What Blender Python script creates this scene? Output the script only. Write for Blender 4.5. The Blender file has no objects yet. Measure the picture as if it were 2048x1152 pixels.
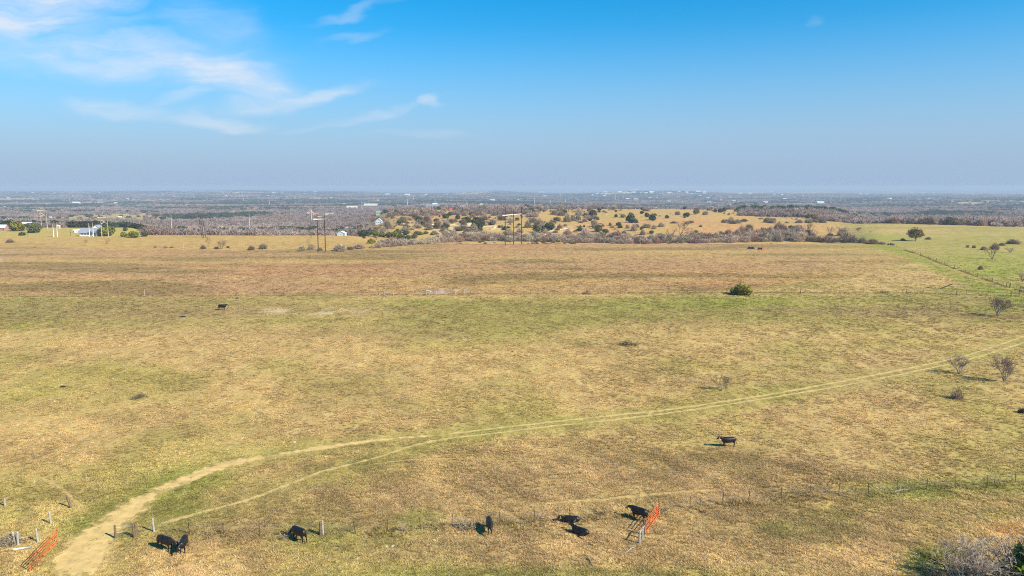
import bpy, math, random
import numpy as np
from mathutils import Vector, Matrix

random.seed(7)
RNG = np.random.default_rng(11)
scene = bpy.context.scene
col_main = scene.collection

# ------------------------------------------------------------------ camera, sky, sun, exposure
CAM_H = 32.0                      # drone height above the pasture
FPX = 1422.0                      # focal length in pixels of the 2048 px wide photograph
PITCH = math.atan((576 - 373.0) / FPX)
cam_d = bpy.data.cameras.new("camera")
cam_d.sensor_width = 36.0
cam_d.lens = 36.0 * FPX / 2048.0
cam_d.clip_start = 0.5
cam_d.clip_end = 200000.0
cam = bpy.data.objects.new("camera", cam_d)
cam.location = (0, 0, CAM_H)
cam.rotation_euler = (math.pi / 2 - PITCH, 0, 0)
col_main.objects.link(cam)
scene.camera = cam

SUN_EL = math.radians(36.0)
SUN_AZ = math.radians(122.0)      # clockwise from +Y (camera heading): behind the camera, to the right
world = bpy.data.worlds.new("World")
scene.world = world
world.use_nodes = True
wn, wl = world.node_tree.nodes, world.node_tree.links
wn.clear()
w_out = wn.new("ShaderNodeOutputWorld")
w_bg = wn.new("ShaderNodeBackground")
w_bg.inputs["Strength"].default_value = 0.094
sky = wn.new("ShaderNodeTexSky")
sky.sky_type = 'NISHITA'
sky.sun_disc = False
sky.sun_elevation = SUN_EL
sky.sun_rotation = SUN_AZ
sky.altitude = 300
sky.air_density = 1.0
sky.dust_density = 0.0
sky.ozone_density = 6.0
w_hsv = wn.new("ShaderNodeHueSaturation")
w_hsv.inputs["Saturation"].default_value = 1.42
w_hsv.inputs["Value"].default_value = 1.04
w_hsv.inputs["Hue"].default_value = 0.488
wl.new(sky.outputs[0], w_hsv.inputs["Color"])


def pix_dir(px, py):
    x = (px - 1024) / FPX
    y = (576 - py) / FPX
    c, s = math.cos(PITCH), math.sin(PITCH)
    return np.array([x, c + y * s, -s + y * c])


def world_clouds():
    """high cirrus wisps, laid out by compass direction and elevation"""
    def math_n(op, a=None, b=None, clamp=False):
        n = wn.new("ShaderNodeMath"); n.operation = op; n.use_clamp = clamp
        for i, v in enumerate((a, b)):
            if v is None: continue
            if isinstance(v, (int, float)): n.inputs[i].default_value = v
            else: wl.new(v, n.inputs[i])
        return n.outputs[0]
    tc = wn.new("ShaderNodeTexCoord")
    sep = wn.new("ShaderNodeSeparateXYZ")
    wl.new(tc.outputs["Generated"], sep.inputs[0])
    ysafe = math_n('MAXIMUM', sep.outputs[1], 0.05)
    X = math_n('DIVIDE', sep.outputs[0], ysafe)
    Z = math_n('DIVIDE', sep.outputs[2], ysafe)
    cmb = wn.new("ShaderNodeCombineXYZ")
    wl.new(X, cmb.inputs[0]); wl.new(Z, cmb.inputs[1])
    # warp so that the outlines fray
    nz = wn.new("ShaderNodeTexNoise"); nz.inputs["Scale"].default_value = 9.0; nz.inputs["Detail"].default_value = 7.0
    mp0 = wn.new("ShaderNodeMapping"); mp0.inputs["Scale"].default_value = (1.0, 2.2, 1.0); mp0.inputs["Rotation"].default_value = (0, 0, -0.18)
    wl.new(cmb.outputs[0], mp0.inputs[0]); wl.new(mp0.outputs[0], nz.inputs["Vector"])
    sub = wn.new("ShaderNodeVectorMath"); sub.operation = 'SUBTRACT'; sub.inputs[1].default_value = (0.5, 0.5, 0.5)
    wl.new(nz.outputs["Color"], sub.inputs[0])
    scl = wn.new("ShaderNodeVectorMath"); scl.operation = 'MULTIPLY'; scl.inputs[1].default_value = (0.13, 0.055, 0)
    wl.new(sub.outputs[0], scl.inputs[0])
    add = wn.new("ShaderNodeVectorMath"); add.operation = 'ADD'
    wl.new(cmb.outputs[0], add.inputs[0]); wl.new(scl.outputs[0], add.inputs[1])
    total = None
    blobs = [  # px, py, half width px, half height px, tilt (deg, up to the right), strength
        (40, 28, 240, 46, 12, 1.0), (235, 108, 240, 34, -2, .85), (425, 140, 150, 36, -14, 1.0),
        (330, 120, 190, 20, -8, .5), (590, 194, 125, 15, 9, .75), (225, 212, 88, 18, -6, .52), (425, 240, 110, 13, -4, .45),
        (858, 204, 17, 13, 20, .55), (735, 230, 130, 8, 12, .26), (415, 48, 110, 40, -15, .30),
        (700, 22, 85, 9, 12, .30), (700, 68, 50, 7, 6, .22), (845, 268, 95, 9, 0, .20), (1625, 40, 22, 7, 15, .14),
        (130, 70, 200, 30, 10, .35), (380, 190, 80, 10, 10, .35)]
    for (px, py, hw, hh, tilt, st) in blobs:
        d = pix_dir(px, py); cx, cz = d[0] / d[1], d[2] / d[1]
        s1 = wn.new("ShaderNodeVectorMath"); s1.operation = 'SUBTRACT'; s1.inputs[1].default_value = (cx, cz, 0)
        wl.new(add.outputs[0], s1.inputs[0])
        r1 = wn.new("ShaderNodeVectorRotate"); r1.rotation_type = 'Z_AXIS'; r1.inputs["Angle"].default_value = -math.radians(tilt)
        wl.new(s1.outputs[0], r1.inputs["Vector"])
        m1 = wn.new("ShaderNodeVectorMath"); m1.operation = 'MULTIPLY'; m1.inputs[1].default_value = (FPX / (hw * 1.18), FPX / (hh * 1.25), 0)
        wl.new(r1.outputs[0], m1.inputs[0])
        ln = wn.new("ShaderNodeVectorMath"); ln.operation = 'LENGTH'
        wl.new(m1.outputs[0], ln.inputs[0])
        mr = wn.new("ShaderNodeMapRange"); mr.interpolation_type = 'SMOOTHERSTEP'
        mr.inputs["From Min"].default_value = 1.45; mr.inputs["From Max"].default_value = 0.05
        mr.inputs["To Min"].default_value = 0.0; mr.inputs["To Max"].default_value = st
        wl.new(ln.outputs["Value"], mr.inputs["Value"])
        total = mr.outputs[0] if total is None else math_n('MAXIMUM', total, mr.outputs[0])
    # streaky density inside the wisps
    mp = wn.new("ShaderNodeMapping"); mp.inputs["Rotation"].default_value = (0, 0, 0.16); mp.inputs["Scale"].default_value = (5.0, 26.0, 1)
    wl.new(add.outputs[0], mp.inputs[0])
    n2 = wn.new("ShaderNodeTexNoise"); n2.inputs["Scale"].default_value = 1.0; n2.inputs["Detail"].default_value = 8.0; n2.inputs["Roughness"].default_value = 0.62
    wl.new(mp.outputs[0], n2.inputs["Vector"])
    mr2 = wn.new("ShaderNodeMapRange"); mr2.inputs["From Min"].default_value = 0.30; mr2.inputs["From Max"].default_value = 0.62
    mr2.inputs["To Min"].default_value = 0.30; mr2.inputs["To Max"].default_value = 1.15
    wl.new(n2.outputs[0], mr2.inputs["Value"])
    mp3 = wn.new("ShaderNodeMapping"); mp3.inputs["Rotation"].default_value = (0, 0, -0.35); mp3.inputs["Scale"].default_value = (14.0, 70.0, 1)
    wl.new(add.outputs[0], mp3.inputs[0])
    n3 = wn.new("ShaderNodeTexNoise"); n3.inputs["Scale"].default_value = 1.0; n3.inputs["Detail"].default_value = 6.0
    wl.new(mp3.outputs[0], n3.inputs["Vector"])
    mr3 = wn.new("ShaderNodeMapRange"); mr3.inputs["From Min"].default_value = 0.32; mr3.inputs["From Max"].default_value = 0.66
    mr3.inputs["To Min"].default_value = 0.72; mr3.inputs["To Max"].default_value = 1.06
    wl.new(n3.outputs[0], mr3.inputs["Value"])
    total = math_n('MULTIPLY', total, mr3.outputs[0])
    dens = math_n('MULTIPLY', total, mr2.outputs[0], True)
    # even band of low winter haze all round the horizon
    el = math_n('ABSOLUTE', sep.outputs[2])
    el = math_n('DIVIDE', el, 0.15)
    el = math_n('POWER', el, 2.0)
    el = math_n('MULTIPLY', el, -1.0)
    hzf = math_n('MULTIPLY', math_n('EXPONENT', el), 0.97)
    hmix = wn.new("ShaderNodeMixRGB"); hmix.inputs[2].default_value = (2.10, 2.93, 4.15, 1)
    wl.new(hzf, hmix.inputs[0]); wl.new(w_hsv.outputs[0], hmix.inputs[1])
    front = math_n('GREATER_THAN', sep.outputs[1], 0.05)
    dens = math_n('MULTIPLY', dens, front)
    dens = math_n('MULTIPLY', dens, 0.97)
    mix = wn.new("ShaderNodeMixRGB"); mix.inputs[2].default_value = (4.75, 5.1, 5.65, 1)
    wl.new(dens, mix.inputs[0]); wl.new(hmix.outputs[0], mix.inputs[1])
    return mix.outputs[0]


wl.new(world_clouds(), w_bg.inputs["Color"])
wl.new(w_bg.outputs[0], w_out.inputs[0])

sun_d = bpy.data.lights.new("sun", 'SUN')
sun_d.energy = 4.8
sun_d.angle = math.radians(0.53)
sun_d.color = (1.0, 0.95, 0.86)
sun = bpy.data.objects.new("sun", sun_d)
sun.location = (300, -200, 300)
_sd = Vector((math.sin(SUN_AZ) * math.cos(SUN_EL), math.cos(SUN_AZ) * math.cos(SUN_EL), math.sin(SUN_EL)))
sun.rotation_euler = _sd.to_track_quat('Z', 'Y').to_euler()
col_main.objects.link(sun)

scene.render.engine = 'CYCLES'
vs = scene.view_settings
vs.view_transform = 'Standard'
vs.look = 'None'
vs.exposure = 0.80
vs.gamma = 1.0
vs.use_curve_mapping = False
cy = scene.cycles
cy.max_bounces = 5
cy.diffuse_bounces = 2
cy.glossy_bounces = 1
cy.transmission_bounces = 2
cy.volume_bounces = 0
cy.transparent_max_bounces = 12
cy.use_denoising = False
cy.pixel_filter_type = 'BLACKMAN_HARRIS'
cy.filter_width = 1.1
cy.sample_clamp_indirect = 4.0

# ------------------------------------------------------------------ noise and terrain


def _hash(ix, iy, seed):
    ix = ix.astype(np.int64).astype(np.uint64); iy = iy.astype(np.int64).astype(np.uint64)
    with np.errstate(over='ignore'):
        h = ix * np.uint64(374761393) + iy * np.uint64(668265263) + np.uint64(seed * 2246822519 + 12345)
        h &= np.uint64(0xffffffff)
        h = ((h ^ (h >> np.uint64(13))) * np.uint64(1274126177)) & np.uint64(0xffffffff)
        h = ((h ^ (h >> np.uint64(16))) * np.uint64(2654435769)) & np.uint64(0xffffffff)
        h = h ^ (h >> np.uint64(15))
    return h.astype(np.float64) / 4294967295.0


def vnoise(x, y, seed=0):
    x = np.asarray(x, float); y = np.asarray(y, float)
    xi = np.floor(x); yi = np.floor(y)
    fx = x - xi; fy = y - yi
    fx = fx * fx * fx * (fx * (fx * 6 - 15) + 10); fy = fy * fy * fy * (fy * (fy * 6 - 15) + 10)
    a = _hash(xi, yi, seed); b = _hash(xi + 1, yi, seed); c = _hash(xi, yi + 1, seed); d = _hash(xi + 1, yi + 1, seed)
    return (a * (1 - fx) + b * fx) * (1 - fy) + (c * (1 - fx) + d * fx) * fy


def fbm(x, y, seed=0, octv=4, gain=0.5):
    s = 0; a = 1; t = 0
    for k in range(octv):
        ca, sa = math.cos(0.7 * k), math.sin(0.7 * k)
        s = s + a * vnoise((x * ca - y * sa) * 2 ** k, (x * sa + y * ca) * 2 ** k, seed + 17 * k)
        t += a; a *= gain
    return s / t


def sstep(x, a, b):
    t = np.clip((np.asarray(x, float) - a) / (b - a), 0, 1)
    return t * t * (3 - 2 * t)


P_C = ([-400, 400, 430, 480, 540, 620, 800, 960, 1080, 1300, 2000, 5000, 9000, 60000],
       [0, 0, -2.4, -7, -6, -1.0, 0.5, 1.0, -3, -18, -38, -42, -48, -70])
P_L = ([-400, 470, 510, 600, 800, 1200, 2000, 5000, 7600, 9500, 60000],
       [0, 0, -3.2, -10, -17, -28, -38, -44, -22, -48, -70])
P_R = ([-400, 400, 470, 640, 700, 820, 1300, 2000, 5000, 9000, 60000],
       [0, 0, -.4, -.6, -5, -14, -28, -38, -42, -48, -70])


P_LL = ([-400, 560, 640, 800, 1200, 2000, 5000, 7600, 9500, 60000], [0, 0, -4, -13, -27, -38, -44, -22, -48, -70])


def height(x, y):
    x = np.asarray(x, float); y = np.asarray(y, float)
    u = 1024 + FPX * x / np.maximum(y, 60.0)
    wc = sstep(u, 690, 800) * (1 - sstep(u, 1640, 1760))
    wlf = 1 - sstep(u, 690, 800)
    wr = sstep(u, 1640, 1760)
    z = wc * np.interp(y, *P_C) + wlf * (sstep(u, 255, 330) * np.interp(y, *P_L) + (1 - sstep(u, 255, 330)) * np.interp(y, *P_LL)) + wr * np.interp(y, *P_R)
    z = z + 0.55 * (fbm(x / 55, y / 55, 3, 2) - 0.5)
    mid = sstep(y, 420, 700) * (1 - .8 * wr)
    z = z + mid * 3.0 * (fbm(x / 170, y / 170, 5, 3) - 0.5)
    far = sstep(y, 1200, 2600)
    z = z + far * 26.0 * (fbm(x / 900, y / 900, 8, 3) - 0.5)
    z = z + sstep(y, 7000, 11000) * 55 * (fbm(x / 3800, y / 3000, 181, 3) - .5)
    # quarry hill near the horizon, and the long low ridge left of it
    z = z + 34 * np.exp(-np.abs((x - 1250) / 560) ** 3.0 - ((y - 6200) / 500) ** 2) * sstep(y, 3000, 4500)
    z = z + 20 * np.exp(-((x + 180) / 330) ** 2 - ((y - 7200) / 500) ** 2)
    return z


def h1(x, y):
    return float(height(np.array([x]), np.array([y]))[0])


def project(x, y, z):
    c, s = math.cos(PITCH), math.sin(PITCH)
    vz = z - CAM_H
    zc = y * c - vz * s
    yc = y * s + vz * c
    zc = np.where(zc < 1.0, 1.0, zc)
    return 1024 + FPX * x / zc, 576 - FPX * yc / zc


_T = np.geomspace(25, 40000, 900)


def ground(px, py):
    """the point of the terrain seen in that direction, and metres per photo pixel there"""
    d = pix_dir(px, py)
    t = _T / d[1]
    X, Y, Z = d[0] * t, d[1] * t, CAM_H + d[2] * t
    below = np.nonzero(Z < height(X, Y))[0]
    i = below[0] if len(below) else len(t) - 1
    a, b = t[max(i - 1, 0)], t[i]
    tt = np.linspace(a, b, 40)
    X, Y, Z = d[0] * tt, d[1] * tt, CAM_H + d[2] * tt
    below = np.nonzero(Z < height(X, Y))[0]
    i = below[0] if len(below) else 39
    x, y = X[i], Y[i]
    z = h1(x, y)
    depth = y * math.cos(PITCH) - (z - CAM_H) * math.sin(PITCH)
    return Vector((x, y, z)), depth / FPX


def gpoly(pts):
    return np.array([list(ground(*p)[0]) for p in pts])


def seg_dist(x, y, poly):
    """distance to a ground polyline"""
    best = np.full(np.shape(x), 1e9)
    for (a, b) in zip(poly[:-1], poly[1:]):
        dx, dy = b[0] - a[0], b[1] - a[1]
        L2 = dx * dx + dy * dy + 1e-9
        t = np.clip(((x - a[0]) * dx + (y - a[1]) * dy) / L2, 0, 1)
        best = np.minimum(best, np.hypot(x - a[0] - t * dx, y - a[1] - t * dy))
    return best


def smooth_poly(P, n=8):
    P = np.asarray(P, float); out = []
    for i in range(len(P) - 1):
        p0 = P[max(i - 1, 0)]; p1 = P[i]; p2 = P[i + 1]; p3 = P[min(i + 2, len(P) - 1)]
        for k in range(n):
            t = k / n
            out.append(0.5 * ((2 * p1) + (-p0 + p2) * t + (2 * p0 - 5 * p1 + 4 * p2 - p3) * t * t + (-p0 + 3 * p1 - 3 * p2 + p3) * t ** 3))
    out.append(P[-1])
    return np.array(out)


# tracks, as the photograph shows them on the ground
TRACK = [((118, 1185), 4.2), ((155, 1145), 4.4), ((178, 1092), 5.0), ((215, 1055), 4.8), ((265, 1015), 3.8), ((340, 973), 2.9), ((450, 932), 2.3),
         ((600, 903), 1.6), ((750, 882), 1.2), ((880, 870), 1.0)]
RUTS = [
    ([(880, 871), (1000, 856), (1100, 845), (1240, 830), (1320, 822), (1430, 806), (1560, 786), (1700, 760), (1850, 730), (1950, 706), (2080, 662)], .62),
    ([(322, 1047), (400, 1026), (500, 999), (570, 972), (640, 945), (700, 930), (765, 912), (830, 891), (900, 877), (1000, 866), (1100, 853), (1230, 840),
      (1350, 825), (1450, 810), (1540, 796), (1700, 769), (1850, 739), (1950, 716), (2080, 676)], .58),
]
TRAILS = [
    ([(727, 932), (780, 924), (840, 919), (912, 918), (975, 921)], .35),
    ([(1060, 1011), (1130, 1004), (1200, 1000), (1330, 987), (1440, 979)], .60),
    ([(70, 950), (120, 975), (150, 1003), (185, 1030)], .55),
    ([(1010, 905), (1090, 899), (1170, 892), (1250, 886)], .28),
]
track_w = smooth_poly([list(ground(*p)[0])[:2] + [w * .78] for p, w in TRACK], 8)
rut_w = [(smooth_poly(gpoly(p)[:, :2], 6), w) for p, w in RUTS]
trail_w = [(smooth_poly(gpoly(p)[:, :2], 6), w) for p, w in TRAILS]
DIAG_PX = [(1766, 488), (1800, 497), (1850, 514), (1900, 534), (1950, 552), (2005, 571), (2075, 592)]
diag_w = gpoly(DIAG_PX)
MID_PX = [(-60, 594), (150, 593), (430, 592), (700, 591), (780, 590), (940, 588), (1150, 587), (1400, 586), (1600, 586), (1800, 586), (1915, 589), (2030, 592)]
mid_w = gpoly(MID_PX)
NEAR_PX = [(308, 1064), (379, 1070), (447, 1070), (519, 1071), (641, 1071), (711, 1068), (775, 1064), (841, 1060), (904, 1054), (1000, 1050), (1068, 1046), (1140, 1040), (1220, 1033), (1318, 1029), (1380, 1019), (1445, 1009), (1497, 1006), (1563, 998), (1620, 993), (1677, 990), (1737, 990), (1795, 984), (1853, 980), (1911, 979), (1975, 973), (2030, 967), (2090, 960)]
near_w = gpoly(NEAR_PX)

STRAW = np.array([.520, .350, .125]); STRAWG = np.array([.385, .305, .078]); GREEN = np.array([.235, .245, .036])
BROWN = np.array([.43, .268, .120]); COPPER = np.array([.46, .250, .110]); PALE = np.array([.62, .47, .25])
YELL = np.array([.475, .302, .092]); WOODF = np.array([.225, .175, .135]); TAN = np.array([.44, .298, .125]); OLIVE = np.array([.315, .262, .065])
DARKO = np.array([.235, .165, .060])


def mixc(a, b, t):
    t = np.asarray(t)[..., None]
    return a * (1 - t) + b * t


def blob(px, py, cx, cy_, rx, ry):
    return np.exp(-((px - cx) / rx) ** 2 - ((py - cy_) / ry) ** 2)


def wood_mask(x, y):
    """1 where the woods stand, 0 in the open fields"""
    z = height(x, y)
    px, py = project(x, y, z)
    r = np.hypot(x, y)
    n = fbm(x / 120, y / 120, 41, 3)
    n2 = fbm(x / 420, y / 300, 44, 3)
    left = (px < 740) * (r > 545 + 40 * (n - .5)) * 1.0
    # the houses' clearings at far left
    left *= 1 - (px < 290) * (r < 680) * 1.0
    left *= 1 - (px > 655) * (r < 640) * 0.9
    cen = (px >= 740) * (px < 1700) * (r > 1090 + 260 * (n - .5)) * 1.0
    cen = np.maximum(cen, (px >= 740) * (px < 1060) * (r > 560) * (r < 1300) * (n > .60) * 0.35)
    cen = np.maximum(cen, (px >= 1480) * (px < 1720) * (r > 820) * 1.0)
    right = (px >= 1640) * (y > np.interp(px, [1640, 1760, 1850, 2080], [700, 655, 635, 590]) + (n - .5) * 40) * 1.0
    m = np.maximum(np.maximum(left, cen), right)
    # fields opened in the far woods
    fld = sstep(n2, np.where(r < 2600, .68, .62), np.where(r < 2600, .73, .68)) * sstep(r, 1000, 1500)
    m = m * (1 - .95 * fld)
    return m


def field_col(x, y, z=None):
    if z is None: z = height(x, y)
    px, py = project(x, y, z)
    r = np.hypot(x, y)
    n1 = fbm(x / 14, y / 14, 1, 4); n2 = fbm(x / 45, y / 30, 2, 4); n3 = fbm(x / 4, y / 4, 9, 3); n4 = fbm(x / 90, y / 22, 6, 4)
    # near pasture
    c = mixc(STRAW, STRAWG, np.clip(.28 + 2.0 * (n1 - .5) + 1.7 * (n2 - .5), 0, .95))
    c = mixc(c, np.array([.45, .295, .120]), np.clip(2.2 * (n4 - .52) + 1.2 * (n3 - .55), 0, .6))
    c = mixc(c, DARKO * 1.25, np.clip(3.5 * (fbm(x / 22, y / 13, 15, 4) - .60), 0, .32))
    c = mixc(c, GREEN, np.clip(3.0 * (fbm(x / 9, y / 9, 12, 3) - .62) * sstep(py, 900, 1010), 0, .55))
    # dark olive band on the near side of the middle fence
    band = sstep(py, 588, 600) * (1 - sstep(py, 622, 690))
    c = mixc(c, OLIVE * .90, np.clip(band * (.55 + 1.2 * (n2 - .5)), 0, 1))
    c = mixc(c, DARKO * 1.35, np.clip(band * (3.0 * (n4 - .5)), 0, .7))
    c = mixc(c, GREEN * 1.15, np.clip(blob(px, py, 1490, 606, 210, 14) * .8 + blob(px, py, 1180, 610, 150, 10) * .3 + blob(px, py, 100, 600, 180, 9) * .45 + blob(px, py, 270, 645, 200, 9) * .35
              + blob(px, py, 640, 640, 160, 8) * .25 + blob(px, py, 880, 604, 120, 7) * .45 + blob(px, py, 1750, 600, 150, 10) * .45 + blob(px, py, 1900, 585, 170, 10) * .45, 0, .85) * np.clip(.15 + 1.1 * n1, 0, .8))
    c = mixc(c, PALE * .95, np.clip(blob(px, py, 620, 622, 110, 6) * 1.2 * sstep(n3, .45, .62), 0, .7))
    # brown grass beyond the middle fence
    line = np.interp(px, [0, 760, 1000, 1400, 1600, 1750, 1850], [592, 590, 588, 584, 570, 545, 520])
    bro = (1 - sstep(py + 10 * (n2 - .5), line - 5, line + 3)) * (y > 100)
    cb = mixc(BROWN * 1.03, STRAW * .93, np.clip(.30 + 2.4 * (n4 - .5) + 1.0 * (n2 - .5), 0, 1))
    cb = mixc(cb, DARKO * 1.12, np.clip(5.5 * (fbm(x / 70, y / 16, 21, 4) - .53), 0, .80))
    cb = mixc(cb, COPPER, np.clip(2.6 * (fbm(x / 80, y / 40, 23, 3) - .53), 0, .6))
    cb = mixc(cb, STRAWG * 1.15, np.clip(sstep(px, 1450, 1900) * .6 * (.4 + n2), 0, .8))
    c = mixc(c, cb * np.array([.985, .945, .90]), bro)
    # yellow field on the left past the brush row, tan slope in the middle, orange strip below it
    edge = np.interp(px, [0, 150, 300, 480, 660, 760, 800], [495, 496, 497, 500, 501, 493, 470])
    yel = (1 - sstep(py, edge - 2, edge + 2)) * (px < 800) * (y > 300)
    c = mixc(c, YELL * 1.02, np.clip(yel * (.8 + .8 * (n2 - .5)), 0, 1))
    c = mixc(c, STRAWG * 1.15, np.clip((px < 290) * sstep(y, 448, 462) * (.35 + .8 * n1), 0, .85))
    far = sstep(y, 425, 470) * sstep(px, 730, 800) * (1 - sstep(px, 1660, 1740))
    ct = mixc(TAN, YELL, np.clip(.5 + 1.6 * (n2 - .5), 0, 1))
    ct = mixc(ct, COPPER * 1.05, np.clip(blob(px, py, 1400, 455, 200, 13) * 1.6 + blob(px, py, 880, 434, 90, 8) * 1.2 + blob(px, py, 1270, 470, 90, 9), 0, .9))
    ct = mixc(ct, STRAWG, np.clip(2.2 * (fbm(x / 60, y / 60, 27, 3) - .5), 0, .6))
    pal = blob(px, py, 905, 460, 38, 10) + blob(px, py, 930, 450, 30, 6) + blob(px, py, 1120, 458, 28, 5) + blob(px, py, 990, 455, 18, 4) + blob(px, py, 862, 449, 28, 5)
    ct = mixc(ct, PALE, np.clip(2.2 * pal * sstep(n3 + .6 * n1, .72, .95), 0, 1))
    c = mixc(c, ct * np.array([1.10, 1.04, .96]), far)
    # green pasture right of the diagonal fence, and the bright strip along it
    fence_py = np.interp(px, [p[0] for p in DIAG_PX], [p[1] for p in DIAG_PX])
    pas = sstep(px, 1655, 1735) * (1 - sstep(py, fence_py - 3, fence_py + 1)) * (y > 120)
    cp = mixc(OLIVE * 1.10, STRAW * .92, np.clip(.25 + 2.2 * (n4 - .5) + .8 * (n2 - .5) + .3 * (1 - sstep(py, 450, 480)), 0, 1))
    cp = mixc(cp, GREEN * 1.25, np.clip(blob(px, py, 1990, 545, 110, 34) * .75 + blob(px, py, 1740, 475, 90, 9) * .5, 0, .8) * (.45 + n1))
    c = mixc(c, cp, pas)
    strip = np.exp(-((py - fence_py - np.interp(px, [1740, 1850, 2050], [4, 10, 20])) / np.interp(px, [1740, 1850, 2050], [5, 8, 17])) ** 2) * sstep(px, 1700, 1770) * (y > 120)
    c = mixc(c, GREEN * 1.12, np.clip(strip * .95 * (.55 + .8 * n1), 0, .85))
    # grass greener by the lane, on the ditch beside the near gate and at the lower edge
    near = (r < 260)
    if np.any(near):
        xn, yn = x[near], y[near]
        d1 = np.minimum(seg_dist(xn, yn, track_w[:, :2]), np.minimum(seg_dist(xn, yn, rut_w[0][0]), seg_dist(xn, yn, rut_w[1][0])))
        g = np.exp(-(d1 / 3.0) ** 2) * np.clip(.15 + 1.3 * n1[near], 0, 1) * .46
        dn = seg_dist(xn, yn, near_w[:, :2])
        g2 = np.exp(-(dn / 2.6) ** 2) * np.clip(2.4 * (n1[near] - .42), 0, 1) * .8
        c[near] = mixc(c[near], GREEN * 1.1, np.clip(g + g2, 0, .8))
        dm = seg_dist(xn, yn, mid_w[:, :2])
        c[near] = mixc(c[near], DARKO * 1.2, np.exp(-(dm / 1.2) ** 2) * .55)
    gl = blob(px, py, 400, 955, 130, 28) * .55 + blob(px, py, 560, 900, 130, 22) * .4 + blob(px, py, 102, 1112, 16, 22) * .7 + blob(px, py, 1868, 1122, 50, 26) * 1.9 + blob(px, py, 1100, 1150, 420, 16) * .75 + blob(px, py, 640, 1060, 80, 26) * .5 \
        + blob(px, py, 2000, 1030, 40, 12) * .5 + blob(px, py, 1930, 765, 110, 30) * .35 + blob(px, py, 1440, 782, 40, 6) * .6 + blob(px, py, 1985, 618, 60, 10) * .5
    c = mixc(c, GREEN * 1.12, np.clip(gl * (.35 + 1.1 * n1), 0, .85) * (r < 300))
    # earth bank at the lower right corner
    c = mixc(c, np.array([.55, .33, .10]), np.clip(blob(px, py, 2020, 1062, 34, 16) * 1.3, 0, .85) * (r < 100))
    # woods and far country
    wm = wood_mask(x, y) * sstep(r, 500, 560)
    c = mixc(c, WOODF * (1.0), wm)
    farf = sstep(r, 1500, 2600) * (1 - wm)
    c = mixc(c, mixc(TAN, PALE, np.clip(3 * (fbm(x / 60, y / 60, 51, 2) - .5), 0, 1)) * .9, farf)
    # pale quarry cuts on the far hill
    q = np.exp(-((x - 1180) / 260) ** 2 - ((y - 5950) / 160) ** 2) * sstep(fbm(x / 130, y / 60, 61, 3), .44, .58)
    c = mixc(c, np.array([.75, .68, .58]), np.clip(1.5 * q, 0, 1))
    return np.clip(c, .01, .9)


# ------------------------------------------------------------------ materials
def newmat(name):
    m = bpy.data.materials.new(name); m.use_nodes = True
    m.node_tree.nodes.clear()
    return m, m.node_tree.nodes, m.node_tree.links


def surf(name, color, rough=.8, var=.25, scale=3.0, spec=.2, metal=0.0, objcol=False, bump=0.0):
    """principled surface whose colour is broken up by noise"""
    m, N, L = newmat(name)
    out = N.new("ShaderNodeOutputMaterial"); b = N.new("ShaderNodeBsdfPrincipled")
    b.inputs["Roughness"].default_value = rough; b.inputs["Specular IOR Level"].default_value = spec; b.inputs["Metallic"].default_value = metal
    tc = N.new("ShaderNodeTexCoord"); nz = N.new("ShaderNodeTexNoise")
    nz.inputs["Scale"].default_value = scale; nz.inputs["Detail"].default_value = 5
    L.new(tc.outputs["Object"], nz.inputs["Vector"])
    mr = N.new("ShaderNodeMapRange"); mr.inputs["From Min"].default_value = .3; mr.inputs["From Max"].default_value = .7
    mr.inputs["To Min"].default_value = 1 - var; mr.inputs["To Max"].default_value = 1 + var
    L.new(nz.outputs[0], mr.inputs["Value"])
    mul = N.new("ShaderNodeMixRGB"); mul.blend_type = 'MULTIPLY'; mul.inputs[0].default_value = 1
    if objcol:
        oi = N.new("ShaderNodeObjectInfo"); L.new(oi.outputs["Color"], mul.inputs[1])
    else:
        mul.inputs[1].default_value = (*color, 1)
    L.new(mr.outputs[0], mul.inputs[2]); L.new(mul.outputs[0], b.inputs["Base Color"])
    if bump:
        bp = N.new("ShaderNodeBump"); bp.inputs["Strength"].default_value = bump; bp.inputs["Distance"].default_value = .05
        L.new(nz.outputs[0], bp.inputs["Height"]); L.new(bp.outputs[0], b.inputs["Normal"])
    L.new(b.outputs[0], out.inputs[0])
    return m


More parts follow.
